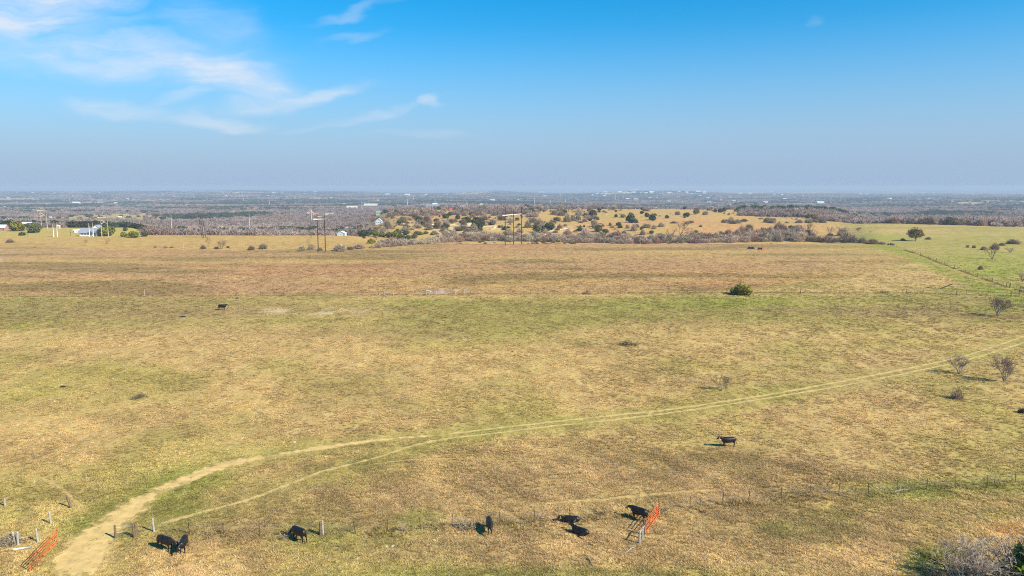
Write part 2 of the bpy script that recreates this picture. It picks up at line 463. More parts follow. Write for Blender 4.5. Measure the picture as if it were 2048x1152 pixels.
def ground_mat():
    m, N, L = newmat("pasture_ground")
    out = N.new("ShaderNodeOutputMaterial"); b = N.new("ShaderNodeBsdfPrincipled")
    b.inputs["Roughness"].default_value = .95; b.inputs["Specular IOR Level"].default_value = .05
    at = N.new("ShaderNodeAttribute"); at.attribute_name = "col"
    geo = N.new("ShaderNodeNewGeometry")

    def noise(scale, vec=(1, 1, 1), rot=0, det=5, rough=.6):
        mp = N.new("ShaderNodeMapping"); mp.inputs["Scale"].default_value = vec; mp.inputs["Rotation"].default_value = (0, 0, rot)
        L.new(geo.outputs["Position"], mp.inputs[0])
        n = N.new("ShaderNodeTexNoise"); n.inputs["Scale"].default_value = scale; n.inputs["Detail"].default_value = det; n.inputs["Roughness"].default_value = rough
        L.new(mp.outputs[0], n.inputs["Vector"]); return n.outputs[0]

    def remap(v, a, b_, lo, hi):
        r = N.new("ShaderNodeMapRange"); r.inputs["From Min"].default_value = a; r.inputs["From Max"].default_value = b_
        r.inputs["To Min"].default_value = lo; r.inputs["To Max"].default_value = hi
        L.new(v, r.inputs["Value"]); return r.outputs[0]

    def mulc(c, v):
        x = N.new("ShaderNodeMixRGB"); x.blend_type = 'MULTIPLY'; x.inputs[0].default_value = 1
        L.new(c, x.inputs[1]); L.new(v, x.inputs[2]); return x.outputs[0]
    fine = noise(1.7, (1, .6, 1), .5, 6, .7)
    midn = noise(.30, (1, .45, 1), .25, 5, .62)
    c = mulc(at.outputs["Color"], remap(fine, .28, .72, .72, 1.24))
    c = mulc(c, remap(midn, .3, .7, .72, 1.14))
    # small dry and dark flecks
    mixd = N.new("ShaderNodeMixRGB"); mixd.blend_type = 'MIX'; mixd.inputs[2].default_value = (.16, .115, .045, 1)
    fl = noise(.85, (1, .55, 1), -.3, 4, .75)
    L.new(remap(fl, .60, .74, 0, .40), mixd.inputs[0]); L.new(c, mixd.inputs[1])
    L.new(mixd.outputs[0], b.inputs["Base Color"])
    bp = N.new("ShaderNodeBump"); bp.inputs["Strength"].default_value = .5; bp.inputs["Distance"].default_value = .25
    L.new(fine, bp.inputs["Height"]); L.new(bp.outputs[0], b.inputs["Normal"])
    L.new(b.outputs[0], out.inputs[0])
    return m


def dirt_mat(name, color, a0, a1):
    """worn earth that breaks up into grass towards its edges"""
    m, N, L = newmat(name)
    out = N.new("ShaderNodeOutputMaterial"); b = N.new("ShaderNodeBsdfPrincipled"); tr = N.new("ShaderNodeBsdfTransparent"); mx = N.new("ShaderNodeMixShader")
    b.inputs["Roughness"].default_value = .95; b.inputs["Specular IOR Level"].default_value = .05
    at = N.new("ShaderNodeAttribute"); at.attribute_name = "edge"
    geo = N.new("ShaderNodeNewGeometry")
    n1 = N.new("ShaderNodeTexNoise"); n1.inputs["Scale"].default_value = .9; n1.inputs["Detail"].default_value = 7; n1.inputs["Roughness"].default_value = .68
    n2 = N.new("ShaderNodeTexNoise"); n2.inputs["Scale"].default_value = .16; n2.inputs["Detail"].default_value = 4
    for n in (n1, n2): L.new(geo.outputs["Position"], n.inputs["Vector"])
    r = N.new("ShaderNodeMapRange"); r.inputs["From Min"].default_value = .3; r.inputs["From Max"].default_value = .7; r.inputs["To Min"].default_value = .72; r.inputs["To Max"].default_value = 1.22
    L.new(n1.outputs[0], r.inputs["Value"])
    mu = N.new("ShaderNodeMixRGB"); mu.blend_type = 'MULTIPLY'; mu.inputs[0].default_value = 1; mu.inputs[1].default_value = (*color, 1)
    L.new(r.outputs[0], mu.inputs[2]); L.new(mu.outputs[0], b.inputs["Base Color"])
    # edge + noise -> how bare it is
    s = N.new("ShaderNodeMath"); s.operation = 'MULTIPLY_ADD'; s.inputs[1].default_value = 2.3; s.inputs[2].default_value = -1.15
    L.new(n1.outputs[0], s.inputs[0])
    s2 = N.new("ShaderNodeMath"); s2.operation = 'MULTIPLY_ADD'; s2.inputs[1].default_value = 2.0; s2.inputs[2].default_value = -1.0
    L.new(n2.outputs[0], s2.inputs[0])
    ad = N.new("ShaderNodeMath"); ad.operation = 'ADD'; L.new(at.outputs["Fac"], ad.inputs[0]); L.new(s.outputs[0], ad.inputs[1])
    ad2 = N.new("ShaderNodeMath"); ad2.operation = 'ADD'; L.new(ad.outputs[0], ad2.inputs[0]); L.new(s2.outputs[0], ad2.inputs[1])
    al = N.new("ShaderNodeMapRange"); al.inputs["From Min"].default_value = .12; al.inputs["From Max"].default_value = .62; al.inputs["To Min"].default_value = a0; al.inputs["To Max"].default_value = a1
    L.new(ad2.outputs[0], al.inputs["Value"])
    L.new(al.outputs[0], mx.inputs[0]); L.new(tr.outputs[0], mx.inputs[1]); L.new(b.outputs[0], mx.inputs[2]); L.new(mx.outputs[0], out.inputs[0])
    bp = N.new("ShaderNodeBump"); bp.inputs["Strength"].default_value = .5; bp.inputs["Distance"].default_value = .1
    L.new(n1.outputs[0], bp.inputs["Height"]); L.new(bp.outputs[0], b.inputs["Normal"])
    return m


def leaf_mat(name, mode, color=(1, 1, 1), lo=.6, hi=1.4, transl=.25):
    """foliage / twigs: colour from the object ('OBJ') or the instancer attribute ('INST')"""
    m, N, L = newmat(name)
    out = N.new("ShaderNodeOutputMaterial")
    df = N.new("ShaderNodeBsdfDiffuse"); tl = N.new("ShaderNodeBsdfTranslucent"); mx = N.new("ShaderNodeMixShader"); mx.inputs[0].default_value = transl
    geo = N.new("ShaderNodeNewGeometry")
    r = N.new("ShaderNodeMapRange"); r.inputs["To Min"].default_value = lo; r.inputs["To Max"].default_value = hi
    L.new(geo.outputs["Random Per Island"], r.inputs["Value"])
    mu = N.new("ShaderNodeMixRGB"); mu.blend_type = 'MULTIPLY'; mu.inputs[0].default_value = 1
    if mode == 'INST':
        a = N.new("ShaderNodeAttribute"); a.attribute_type = 'INSTANCER'; a.attribute_name = "col"; L.new(a.outputs["Color"], mu.inputs[1])
    elif mode == 'OBJ':
        o = N.new("ShaderNodeObjectInfo"); L.new(o.outputs["Color"], mu.inputs[1])
    else:
        mu.inputs[1].default_value = (*color, 1)
    L.new(r.outputs[0], mu.inputs[2])
    L.new(mu.outputs[0], df.inputs[0]); L.new(mu.outputs[0], tl.inputs[0])
    L.new(df.outputs[0], mx.inputs[1]); L.new(tl.outputs[0], mx.inputs[2]); L.new(mx.outputs[0], out.inputs[0])
    return m


M_GROUND = ground_mat()
M_DIRT = dirt_mat("track_earth", (.60, .41, .155), 0, .96)
M_RUT = dirt_mat("rut_earth", (.60, .425, .165), 0, .82)
M_TRAIL = dirt_mat("trail_earth", (.58, .40, .15), 0, .8)
M_LEAF = leaf_mat("cedar_foliage", 'OBJ', lo=.55, hi=1.5, transl=.15)
M_TWIG = leaf_mat("bare_twigs", 'OBJ', lo=.78, hi=1.24, transl=.25)
M_BARK = surf("bark", (.16, .125, .095), .9, .35, 6)
M_BARKP = surf("pale_bark", (.34, .29, .235), .9, .35, 6)
M_GRASS = leaf_mat("grass_blades", 'INST', lo=.88, hi=1.13, transl=.20)
M_WLEAF = leaf_mat("far_foliage", 'INST', lo=.86, hi=1.16, transl=.42)
M_COAT = surf("black_coat", (.013, .0095, .0078), .42, .6, 2.2, .35)
M_TAG = surf("ear_tag_plastic", (.80, .78, .70), .5, .05, 8)
M_REDGATE = surf("red_gate_paint", (.60, .115, .022), .5, .35, 4, .3)
M_POST = surf("weathered_post", (.17, .115, .072), .9, .4, 7, .1, bump=.4)
M_POSTG = surf("grey_post", (.36, .32, .26), .9, .3, 7, .1, bump=.4)
M_TPOST = surf("steel_post_paint", (.085, .055, .040), .7, .4, 9, .3)
M_PIPE = surf("galvanised_pipe", (.46, .47, .49), .45, .12, 5, .5, .3)
M_WIRE = surf("fence_wire", (.22, .20, .18), .6, .2, 5, .4, .4)
M_POLE = surf("utility_pole_wood", (.062, .040, .028), .85, .35, 2.5, .15)
M_POLEP = surf("pale_pole", (.56, .53, .48), .7, .15, 2.0, .2)
M_ARM = surf("crossarm_wood", (.66, .55, .41), .85, .2, 3, .15)
M_INS = surf("porcelain_insulator", (.40, .36, .32), .3, .1, 5, .5)
M_WALL = surf("painted_wall", (1, 1, 1), .8, .08, 1.2, .2, objcol=True)
M_ROOF = surf("roofing", (1, 1, 1), .7, .14, 1.0, .25, objcol=True)
M_GLASS = surf("window_glass", (.03, .045, .07), .12, .1, 2, .6)
M_FRAME = surf("window_frame", (.75, .75, .72), .6, .05, 4)
M_ASPH = surf("road_surface", (.40, .37, .34), .9, .15, .4, .1)
M_LIME = surf("limestone", (.62, .55, .42), .9, .25, 2.5, .1, bump=.5)
M_FEED = surf("dark_rubber", (.018, .017, .016), .7, .3, 4)


# ------------------------------------------------------------------ object helpers
def tag(o, label=None, cat=None, group=None, kind=None):
    if label: o["label"] = label
    if cat: o["category"] = cat
    if group: o["group"] = group
    if kind: o["kind"] = kind
    return o


def empty(name, loc, rz=0, scale=1.0):
    o = bpy.data.objects.new(name, None)
    o.empty_display_size = .3
    o.location = loc; o.rotation_euler = (0, 0, rz); o.scale = (scale,) * 3 if not hasattr(scale, '__len__') else scale
    col_main.objects.link(o)
    return o


def mobj(name, mesh, parent=None, mat=None):
    o = bpy.data.objects.new(name, mesh)
    if mat is not None and not mesh.materials: mesh.materials.append(mat)
    col_main.objects.link(o)
    if parent is not None: o.parent = parent
    return o


def copy_tree(o, parent=None):
    c = o.copy(); col_main.objects.link(c); c.parent = parent
    for ch in list(o.children): copy_tree(ch, c)
    return c


class MB:
    """collects triangles and quads, then builds one mesh"""
    def __init__(self): self.v = []; self.f = []

    def add(self, verts, faces):
        n = len(self.v); self.v += [tuple(p) for p in verts]; self.f += [tuple(i + n for i in f) for f in faces]

    def box(self, c, s, rz=0):
        cx, cy_, cz = c; hx, hy, hz = s[0] / 2, s[1] / 2, s[2] / 2
        ca, sa = math.cos(rz), math.sin(rz)
        V = []
        for dz in (-hz, hz):
            for dx, dy in ((-hx, -hy), (hx, -hy), (hx, hy), (-hx, hy)):
                V.append((cx + dx * ca - dy * sa, cy_ + dx * sa + dy * ca, cz + dz))
        self.add(V, [(3, 2, 1, 0), (4, 5, 6, 7), (0, 1, 5, 4), (1, 2, 6, 5), (2, 3, 7, 6), (3, 0, 4, 7)])

    def tube(self, pts, radii, n=6, cap=True):
        pts = [Vector(p) for p in pts]
        if not hasattr(radii, '__len__'): radii = [radii] * len(pts)
        V = []; F = []
        for i, p in enumerate(pts):
            t = (pts[min(i + 1, len(pts) - 1)] - pts[max(i - 1, 0)])
            t = t.normalized() if t.length > 1e-9 else Vector((0, 0, 1))
            ref = Vector((0, 0, 1)) if abs(t.z) < .9 else Vector((1, 0, 0))
            a = t.cross(ref).normalized(); b = t.cross(a)
            for k in range(n):
                an = 2 * math.pi * k / n
                V.append(p + (a * math.cos(an) + b * math.sin(an)) * radii[i])
        for i in range(len(pts) - 1):
            for k in range(n):
                k2 = (k + 1) % n
                F.append((i * n + k, i * n + k2, (i + 1) * n + k2, (i + 1) * n + k))
        if cap:
            F.append(tuple(range(n))); F.append(tuple((len(pts) - 1) * n + k for k in reversed(range(n))))
        self.add(V, F)

    def mesh(self, name, mat=None, smooth=False):
        me = bpy.data.meshes.new(name); me.from_pydata(self.v, [], self.f); me.update()
        if smooth:
            me.polygons.foreach_set("use_smooth", [True] * len(me.polygons))
        if mat is not None: me.materials.append(mat)
        return me

    def build(self, name, mat, parent=None, smooth=False):
        return mobj(name, self.mesh(name, mat, smooth), parent)


def quads_mesh(name, V, mat):
    """V: (n,4,3) loose quads"""
    n = len(V)
    me = bpy.data.meshes.new(name)
    me.vertices.add(n * 4); me.vertices.foreach_set("co", V.reshape(-1))
    me.loops.add(n * 4); me.loops.foreach_set("vertex_index", np.arange(n * 4, dtype=np.int32))
    me.polygons.add(n)
    me.polygons.foreach_set("loop_start", np.arange(0, n * 4, 4, dtype=np.int32))
    me.polygons.foreach_set("loop_total", np.full(n, 4, dtype=np.int32))
    me.update(calc_edges=True); me.validate()
    if mat is not None: me.materials.append(mat)
    return me


def unit(v):
    return v / (np.linalg.norm(v, axis=-1, keepdims=True) + 1e-9)


# ------------------------------------------------------------------ the ground sheet
def axis(lo, hi, fine, k, start):
    out = [0.0]
    a = 0.0
    while a < hi:
        a += max(fine, (a - start) * k) if a > start else fine
        out.append(a)
    neg = [-v for v in out[1:] if v <= -lo]
    return np.array(sorted(neg) + out)


xs = axis(-60000, 60000, 1.1, .022, 40)
ys_f = [42.0]
while ys_f[-1] < 60000: ys_f.append(ys_f[-1] + max(.8, (ys_f[-1]) * .0105))
ys = np.array([-400, -200, -100, -50, -20, 0, 15, 25, 32, 37] + ys_f)
GX, GY = np.meshgrid(xs, ys)
GZ = height(GX, GY)
gcol = field_col(GX.ravel(), GY.ravel(), GZ.ravel())
nx, ny = len(xs), len(ys)
gm = bpy.data.meshes.new("ground")
co = np.stack([GX.ravel(), GY.ravel(), GZ.ravel()], 1)
idx = np.arange(nx * ny).reshape(ny, nx)
fq = np.stack([idx[:-1, :-1].ravel(), idx[:-1, 1:].ravel(), idx[1:, 1:].ravel(), idx[1:, :-1].ravel()], 1).astype(np.int32)
gm.vertices.add(len(co)); gm.vertices.foreach_set("co", co.reshape(-1))
gm.loops.add(fq.size); gm.loops.foreach_set("vertex_index", fq.reshape(-1))
gm.polygons.add(len(fq)); gm.polygons.foreach_set("loop_start", np.arange(0, fq.size, 4, dtype=np.int32)); gm.polygons.foreach_set("loop_total", np.full(len(fq), 4, dtype=np.int32))
gm.polygons.foreach_set("use_smooth", np.ones(len(fq), dtype=bool))
gm.update(calc_edges=True)
ca = gm.color_attributes.new("col", 'FLOAT_COLOR', 'POINT')
ca.data.foreach_set("color", np.concatenate([gcol, np.ones((len(gcol), 1))], 1).astype(np.float32).reshape(-1))
gm.materials.append(M_GROUND)
ground_o = mobj("ground", gm)
tag(ground_o, "dry straw coloured pasture rolling away to the wooded plain", "ground", kind="structure")


def grid_lookup(x, y):
    """height and colour of the ground sheet itself at scattered points"""
    i = np.clip(np.searchsorted(xs, x) - 1, 0, nx - 2); j = np.clip(np.searchsorted(ys, y) - 1, 0, ny - 2)
    fx = (x - xs[i]) / (xs[i + 1] - xs[i]); fy = (y - ys[j]) / (ys[j + 1] - ys[j])
    C = gcol.reshape(ny, nx, 3)
    def bil(A, fx, fy):
        return (A[j, i] * (1 - fx) + A[j, i + 1] * fx) * (1 - fy) + (A[j + 1, i] * (1 - fx) + A[j + 1, i + 1] * fx) * fy
    return bil(GZ, fx, fy), bil(C, fx[:, None], fy[:, None])


def ribbon(name, poly, widths, mat, label, lift=.03, half=4, fade=None):
    P = np.asarray(poly); n = len(P)
    if not hasattr(widths, '__len__'): widths = np.full(n, widths)
    T = np.gradient(P[:, :2], axis=0); T = unit(T); Nn = np.stack([-T[:, 1], T[:, 0]], 1)
    ks = np.linspace(-1, 1, 2 * half + 1)
    V = []; E = []
    for i in range(n):
        endf = min(1.0, min(i, n - 1 - i) / 4.0)
        for k in ks:
            w = widths[i] * (1.0 + .25 * (float(fbm(P[i, 0] / 3 + 7 * k, P[i, 1] / 3, 71, 2)) - .5))
            x, y = P[i, :2] + Nn[i] * k * w * .72
            V.append((x, y, 0)); E.append((1 - abs(k) ** 1.6) * (.25 + .75 * endf) * (fade[i] if fade is not None else 1))
    V = np.array(V); V[:, 2] = height(V[:, 0], V[:, 1]) + lift
    m = len(ks); F = []
    for i in range(n - 1):
        for j in range(m - 1):
            F.append((i * m + j, i * m + j + 1, (i + 1) * m + j + 1, (i + 1) * m + j))
    me = bpy.data.meshes.new(name); me.from_pydata([tuple(v) for v in V], [], F); me.update()
    a = me.attributes.new("edge", 'FLOAT', 'POINT'); a.data.foreach_set("value", np.array(E, dtype=np.float32))
    me.polygons.foreach_set("use_smooth", [True] * len(F))
    o = mobj(name, me, None, mat)
    tag(o, label, "track", kind="structure")
    return o


def dense(poly, step=.8):
    P = np.asarray(poly, float); d = np.r_[0, np.cumsum(np.hypot(*np.diff(P[:, :2], axis=0).T))]
    t = np.arange(0, d[-1], step)
    return np.stack([np.interp(t, d, P[:, k]) for k in range(P.shape[1])], 1)


tw = dense(track_w)
ribbon("dirt_track", tw[:, :2], tw[:, 2], M_DIRT, "wide pale dirt track leading in through the open gate", .045, fade=np.interp(np.linspace(0, 1, len(tw)), [0, .25, .6, 1], [1, .97, .80, .62]))
for (p, w), lb in zip(rut_w, ["upper wheel rut of the lane crossing the pasture", "lower wheel rut of the lane, running on as a cattle path"]):
    ribbon("wheel_rut", dense(p, .9), w, M_RUT, lb, .035)
for (p, w), lb in zip(trail_w, ["faint cattle trail in the grass below the lane", "faint cattle trail above the near fence", "faint trail joining the track from the left", "short faint trail in the middle of the pasture"]):
    ribbon("cattle_trail", dense(p, .9), w, M_TRAIL, lb, .03)
road_px = [(-40, 448), (60, 447), (160, 447.5), (256, 446.5), (330, 444), (400, 440.5), (440, 438)]
rp = dense(smooth_poly(gpoly(road_px)[:, :2], 6), 14)
ribbon("country_road", rp, 7.0, M_ASPH, "pale country road across the bare woods at left", .5, 1)

# ------------------------------------------------------------------ grass tufts (stuff)
proto_col = bpy.data.collections.new("grass_tufts_source")


def grass_proto(i):
    rg = np.random.default_rng(100 + i)
    n = 22
    a = rg.uniform(0, 2 * np.pi, n); rr = .20 * np.sqrt(rg.uniform(0, 1, n))
    base = np.stack([rr * np.cos(a), rr * np.sin(a), np.full(n, -.03)], 1)
    lean = rg.uniform(.45, 1.25, n); az = a + rg.normal(0, .7, n)
    h = rg.uniform(.16, .36, n)
    d = np.stack([np.cos(az) * np.sin(lean), np.sin(az) * np.sin(lean), np.cos(lean)], 1)
    side = np.stack([-np.sin(az), np.cos(az), np.zeros(n)], 1)
    w = rg.uniform(.014, .034, n)[:, None]
    midp = base + d * (h * .6)[:, None]
    tip = base + d * h[:, None] + np.stack([np.cos(az), np.sin(az), -np.ones(n) * .3], 1) * (h * .35)[:, None]
    Q1 = np.stack([base - side * w, base + side * w, midp + side * w * .8, midp - side * w * .8], 1)
    Q2 = np.stack([midp - side * w * .8, midp + side * w * .8, tip + side * w * .15, tip - side * w * .15], 1)
    me = quads_mesh("grass_tuft", np.concatenate([Q1, Q2]), M_GRASS)
    o = bpy.data.objects.new("grass_tuft", me); proto_col.objects.link(o)


for i in range(4): grass_proto(i)


def scatter_object(name, pts, cols, scl, rot, coll, label, cat):
    me = bpy.data.meshes.new(name)
    me.vertices.add(len(pts)); me.vertices.foreach_set("co", pts.astype(np.float32).reshape(-1))
    c = me.attributes.new("col", 'FLOAT_COLOR', 'POINT'); c.data.foreach_set("color", np.concatenate([cols, np.ones((len(cols), 1))], 1).astype(np.float32).reshape(-1))
    s = me.attributes.new("scl", 'FLOAT_VECTOR', 'POINT'); s.data.foreach_set("vector", scl.astype(np.float32).reshape(-1))
    r = me.attributes.new("rotv", 'FLOAT_VECTOR', 'POINT'); r.data.foreach_set("vector", rot.astype(np.float32).reshape(-1))
    me.update()
    o = mobj(name, me)
    ng = bpy.data.node_groups.new(name + "_scatter", 'GeometryNodeTree')
    ng.interface.new_socket("Geometry", in_out='INPUT', socket_type='NodeSocketGeometry')
    ng.interface.new_socket("Geometry", in_out='OUTPUT', socket_type='NodeSocketGeometry')
    gi = ng.nodes.new("NodeGroupInput"); go = ng.nodes.new("NodeGroupOutput")
    iop = ng.nodes.new("GeometryNodeInstanceOnPoints")
    ci = ng.nodes.new("GeometryNodeCollectionInfo"); ci.inputs["Collection"].default_value = coll
    ci.inputs["Separate Children"].default_value = True; ci.inputs["Reset Children"].default_value = True
    na = ng.nodes.new("GeometryNodeInputNamedAttribute"); na.data_type = 'FLOAT_VECTOR'; na.inputs["Name"].default_value = "scl"
    nr = ng.nodes.new("GeometryNodeInputNamedAttribute"); nr.data_type = 'FLOAT_VECTOR'; nr.inputs["Name"].default_value = "rotv"
    iop.inputs["Pick Instance"].default_value = True
    ng.links.new(gi.outputs[0], iop.inputs["Points"]); ng.links.new(ci.outputs[0], iop.inputs["Instance"])
    ng.links.new(na.outputs["Attribute"], iop.inputs["Scale"]); ng.links.new(nr.outputs["Attribute"], iop.inputs["Rotation"])
    ng.links.new(iop.outputs[0], go.inputs[0])
    md = o.modifiers.new("scatter", 'NODES'); md.node_group = ng
    tag(o, label, cat, kind="stuff")
    return o


def make_grass():
    n1, n2 = 230000, 300000
    r1 = np.sqrt(RNG.uniform(46 ** 2, 88 ** 2, n1)); r2 = 88 * (440 / 88) ** RNG.uniform(0, 1, n2)
    r = np.r_[r1, r2]
    az = RNG.uniform(-.72, .72, len(r))
    x, y = r * np.sin(az), r * np.cos(az)
    # clumping
    keep = RNG.uniform(0, 1, len(r)) < .25 + 1.1 * sstep(fbm(x / 2.2, y / 2.2, 81, 3), .35, .62)
    for poly, w in [(track_w[:, :2], None)] + rut_w + trail_w:
        dd = seg_dist(x, y, poly)
        if w is None:
            ww = np.interp(r, np.hypot(track_w[:, 0], track_w[:, 1]), track_w[:, 2])
            keep &= (dd > ww * .48) | (RNG.uniform(0, 1, len(r)) < .06)
        else:
            keep &= (dd > w * .5) | (RNG.uniform(0, 1, len(r)) < .10)
    keep &= RNG.uniform(0, 1, len(r)) > .75 * sstep(r, 230, 430)
    x, y, r = x[keep], y[keep], r[keep]
    z, c = grid_lookup(x, y)
    k = RNG.normal(1.0, .085, len(x)).clip(.7, 1.3)[:, None]
    tone = RNG.uniform(0, 1, len(x))
    k = k * np.stack([RNG.normal(1, .05, len(x)), np.ones(len(x)), RNG.normal(1, .12, len(x))], 1)
    clump = .86 + .29 * sstep(fbm(x / 1.7 + .35 * y, y / 2.6, 301, 3), .28, .72)
    patch = .86 + .28 * sstep(fbm(x / 7.5, y / 9.0, 303, 3), .30, .70)
    c = c * .91 + c.mean(1, keepdims=True) * .09
    c = c * (1 + .13 * (1 - sstep(r, 75, 135)))[:, None]  # tufts near the camera coloured lighter to offset their self-shadowing
    c = c * k * (clump * patch)[:, None] * np.array([1.09, 1.055, 1.07])
    c = np.where((tone < .07)[:, None], c * np.array([.62, .62, .58]), c)
    c = np.where((tone > .97)[:, None], c * np.array([1.15, 1.18, 1.35]), c)
    lane = np.minimum(seg_dist(x, y, rut_w[0][0]), np.minimum(seg_dist(x, y, rut_w[1][0]), seg_dist(x, y, track_w[:, :2])))
    tall = (.55 + .9 * fbm(x / 6, y / 6, 91, 3)) * (.45 + .55 * sstep(lane, 1.0, 4.5)) * (1 - .55 * sstep(r, 150, 400))
    s = (RNG.uniform(.40, .95, len(x)) * (.85 + .5 * sstep(r, 90, 300)))
    scl = np.stack([s * (1 + .5 * sstep(r, 90, 320)), s * (1 + .5 * sstep(r, 90, 320)), s * tall], 1)
    rot = np.stack([RNG.normal(0, .12, len(x)), RNG.normal(0, .12, len(x)), RNG.uniform(0, 6.283, len(x))], 1)
    # rank uncut grass standing along the fence lines
    ex = []
    for poly, den, wd in ((near_w, 5, .5), (mid_w, 2, .5), (diag_w, 5, .35)):
        P = dense(poly[:, :2], 1.0 / den); q = P + RNG.normal(0, wd, P.shape)
        ex.append(q)
    q = np.concatenate(ex); q = q[(np.hypot(q[:, 0], q[:, 1]) < 420) & (fbm(q[:, 0] / 5, q[:, 1] / 5, 321, 2) > .38)]
    zq, cq = grid_lookup(q[:, 0], q[:, 1]); nq = len(q)
    cq = (cq * .35 + np.array([.26, .185, .075]) * .65) * RNG.normal(1, .2, nq).clip(.5, 1.5)[:, None]
    sq = RNG.uniform(.7, 1.35, nq)
    x, y, z = np.r_[x, q[:, 0]], np.r_[y, q[:, 1]], np.r_[z, zq]
    c = np.concatenate([c, cq]); scl = np.concatenate([scl, np.stack([sq, sq, sq * RNG.uniform(1.0, 1.9, nq)], 1)])
    rot = np.concatenate([rot, np.stack([RNG.normal(0, .1, nq), RNG.normal(0, .1, nq), RNG.uniform(0, 6.28, nq)], 1)])
    scatter_object("grass", np.stack([x, y, z], 1), np.clip(c, .01, .88), scl, rot, proto_col, "tussocks of dry winter grass over the whole pasture", "grass")


make_grass()

# ------------------------------------------------------------------ tree makers


def cards(n, shape, seed, size, flat=.35, shell=.55):
    """leaf-clump quads spread through a lumpy crown; shape maps unit directions to radii"""
    rg = np.random.default_rng(seed)
    d = unit(rg.normal(size=(n, 3)))
    rad = shape(d, rg)
    t = (shell + (1 - shell) * rg.uniform(0, 1, n) ** .6) * rg.uniform(.92, 1.06, n)
    p = d * rad[:, None] * t[:, None]
    nrm = unit(d * .8 + rg.normal(size=(n, 3)) * .75 + np.array([0, 0, .25]))
    a = unit(np.cross(nrm, rg.normal(size=(n, 3)))); b = np.cross(nrm, a)
    s = size * rg.uniform(.6, 1.4, n)[:, None]
    a = a * s; b = b * s * rg.uniform(.45, .9, n)[:, None]
    return np.stack([p - a - b, p + a - b * .6, p + a * .7 + b, p - a * .8 + b * .8], 1)


def lumps(seed, k=9, amp=.28, power=7):
    rg = np.random.default_rng(seed)
    c = unit(rg.normal(size=(k, 3)))
    am = rg.uniform(.4, 1, k)

    def f(d, _):
        dots = np.clip(d @ c.T, 0, 1) ** power * am
        return 1 - amp + amp * 1.5 * dots.max(1)
    return f


def cedar_proto(seed, n=1100, size=.13, w=1.0, h=1.0, skirt=.0):
    """evergreen cedar, unit width, base at z=0; parts: trunk, crown"""
    f = lumps(seed, 12, .34, 6)
    V = cards(n, f, seed, size)
    z = V[..., 2]
    rr = np.where(z < 0, 1 - .12 * z, 1 - .22 * np.clip(z, 0, 1))          # broad low, rounded top
    V = V * np.stack([.5 * w * rr, .5 * w * rr, np.full_like(rr, .46 * h)], -1)
    V[..., 2] += .47 * h
    V[..., 2] = np.maximum(V[..., 2], .02)
    crown = quads_mesh("cedar_crown", V, M_LEAF)
    mb = MB()
    mb.tube([(0, 0, -.03), (.01, 0, .25 * h), (0, .01, .55 * h)], [.05, .04, .02], 6)
    for k in range(6):
        a = k * 1.05 + seed
        mb.tube([(0, 0, .1 * h + .06 * k * h), (.16 * math.cos(a), .16 * math.sin(a), .22 * h + .07 * k * h), (.32 * math.cos(a) * w, .32 * math.sin(a) * w, .3 * h + .07 * k * h)], [.022, .015, .006], 4)
    trunk = mb.mesh("cedar_trunk", M_BARK)
    return trunk, crown


def branches(seed, nstem, levels, spread, length, r0, kids=3, updrift=.15, jitter=.25, stem_tilt=.5):
    rg = random.Random(seed)
    segs = []

    def grow(p, d, L, r, lvl):
        q = p
        dd = d.copy()
        for s in range(2):
            dd = (dd + Vector((rg.gauss(0, jitter), rg.gauss(0, jitter), rg.gauss(0, jitter) + updrift)) * .5).normalized()
            q2 = q + dd * (L * .5)
            ra, rb = r * (1 - .25 * s), r * (1 - .25 * (s + 1))
            segs.append((q, q2, ra, rb, lvl)); q = q2
            if lvl < levels and s == 0 and rg.random() < .75:
                side = Vector((rg.gauss(0, 1), rg.gauss(0, 1), rg.gauss(0, .5) + .2)).normalized()
                grow(q, (dd + side * spread * 1.1).normalized(), L * .62, r * .5, lvl + 1)
        if lvl < levels:
            for k in range(kids):
                side = Vector((rg.gauss(0, 1), rg.gauss(0, 1), rg.gauss(0, .6))).normalized()
                grow(q, (dd + side * spread * rg.uniform(.5, 1.2)).normalized(), L * rg.uniform(.58, .82), r * .58, lvl + 1)
    for s in range(nstem):
        a = 2 * math.pi * s / nstem + rg.uniform(-.4, .4)
        tl = stem_tilt * rg.uniform(.5, 1.2) if nstem > 1 else .08
        d = Vector((math.cos(a) * math.sin(tl), math.sin(a) * math.sin(tl), math.cos(tl)))
        grow(Vector((math.cos(a) * r0 * 1.2, math.sin(a) * r0 * 1.2, -.05)) if nstem > 1 else Vector((0, 0, -.05)), d, length * rg.uniform(.85, 1.15), r0 * rg.uniform(.7, 1), 0)
    return segs


def seg_mesh(name, segs, mat, n=3, rmin=.0):
    V = []; F = []
    for (p, q, ra, rb, _) in segs:
        t = (q - p)
        if t.length < 1e-6: continue
        t.normalize()
        ref = Vector((0, 0, 1)) if abs(t.z) < .9 else Vector((1, 0, 0))
        a = t.cross(ref).normalized(); b = t.cross(a)
        base = len(V)
        for (c, r) in ((p, max(ra, rmin)), (q, max(rb, rmin))):
            for k in range(n):
                an = 2 * math.pi * k / n
                V.append(tuple(c + (a * math.cos(an) + b * math.sin(an)) * r))
        for k in range(n):
            F.append((base + k, base + (k + 1) % n, base + n + (k + 1) % n, base + n + k))
    me = bpy.data.meshes.new(name); me.from_pydata(V, [], F); me.update(); me.materials.append(mat)
    return me


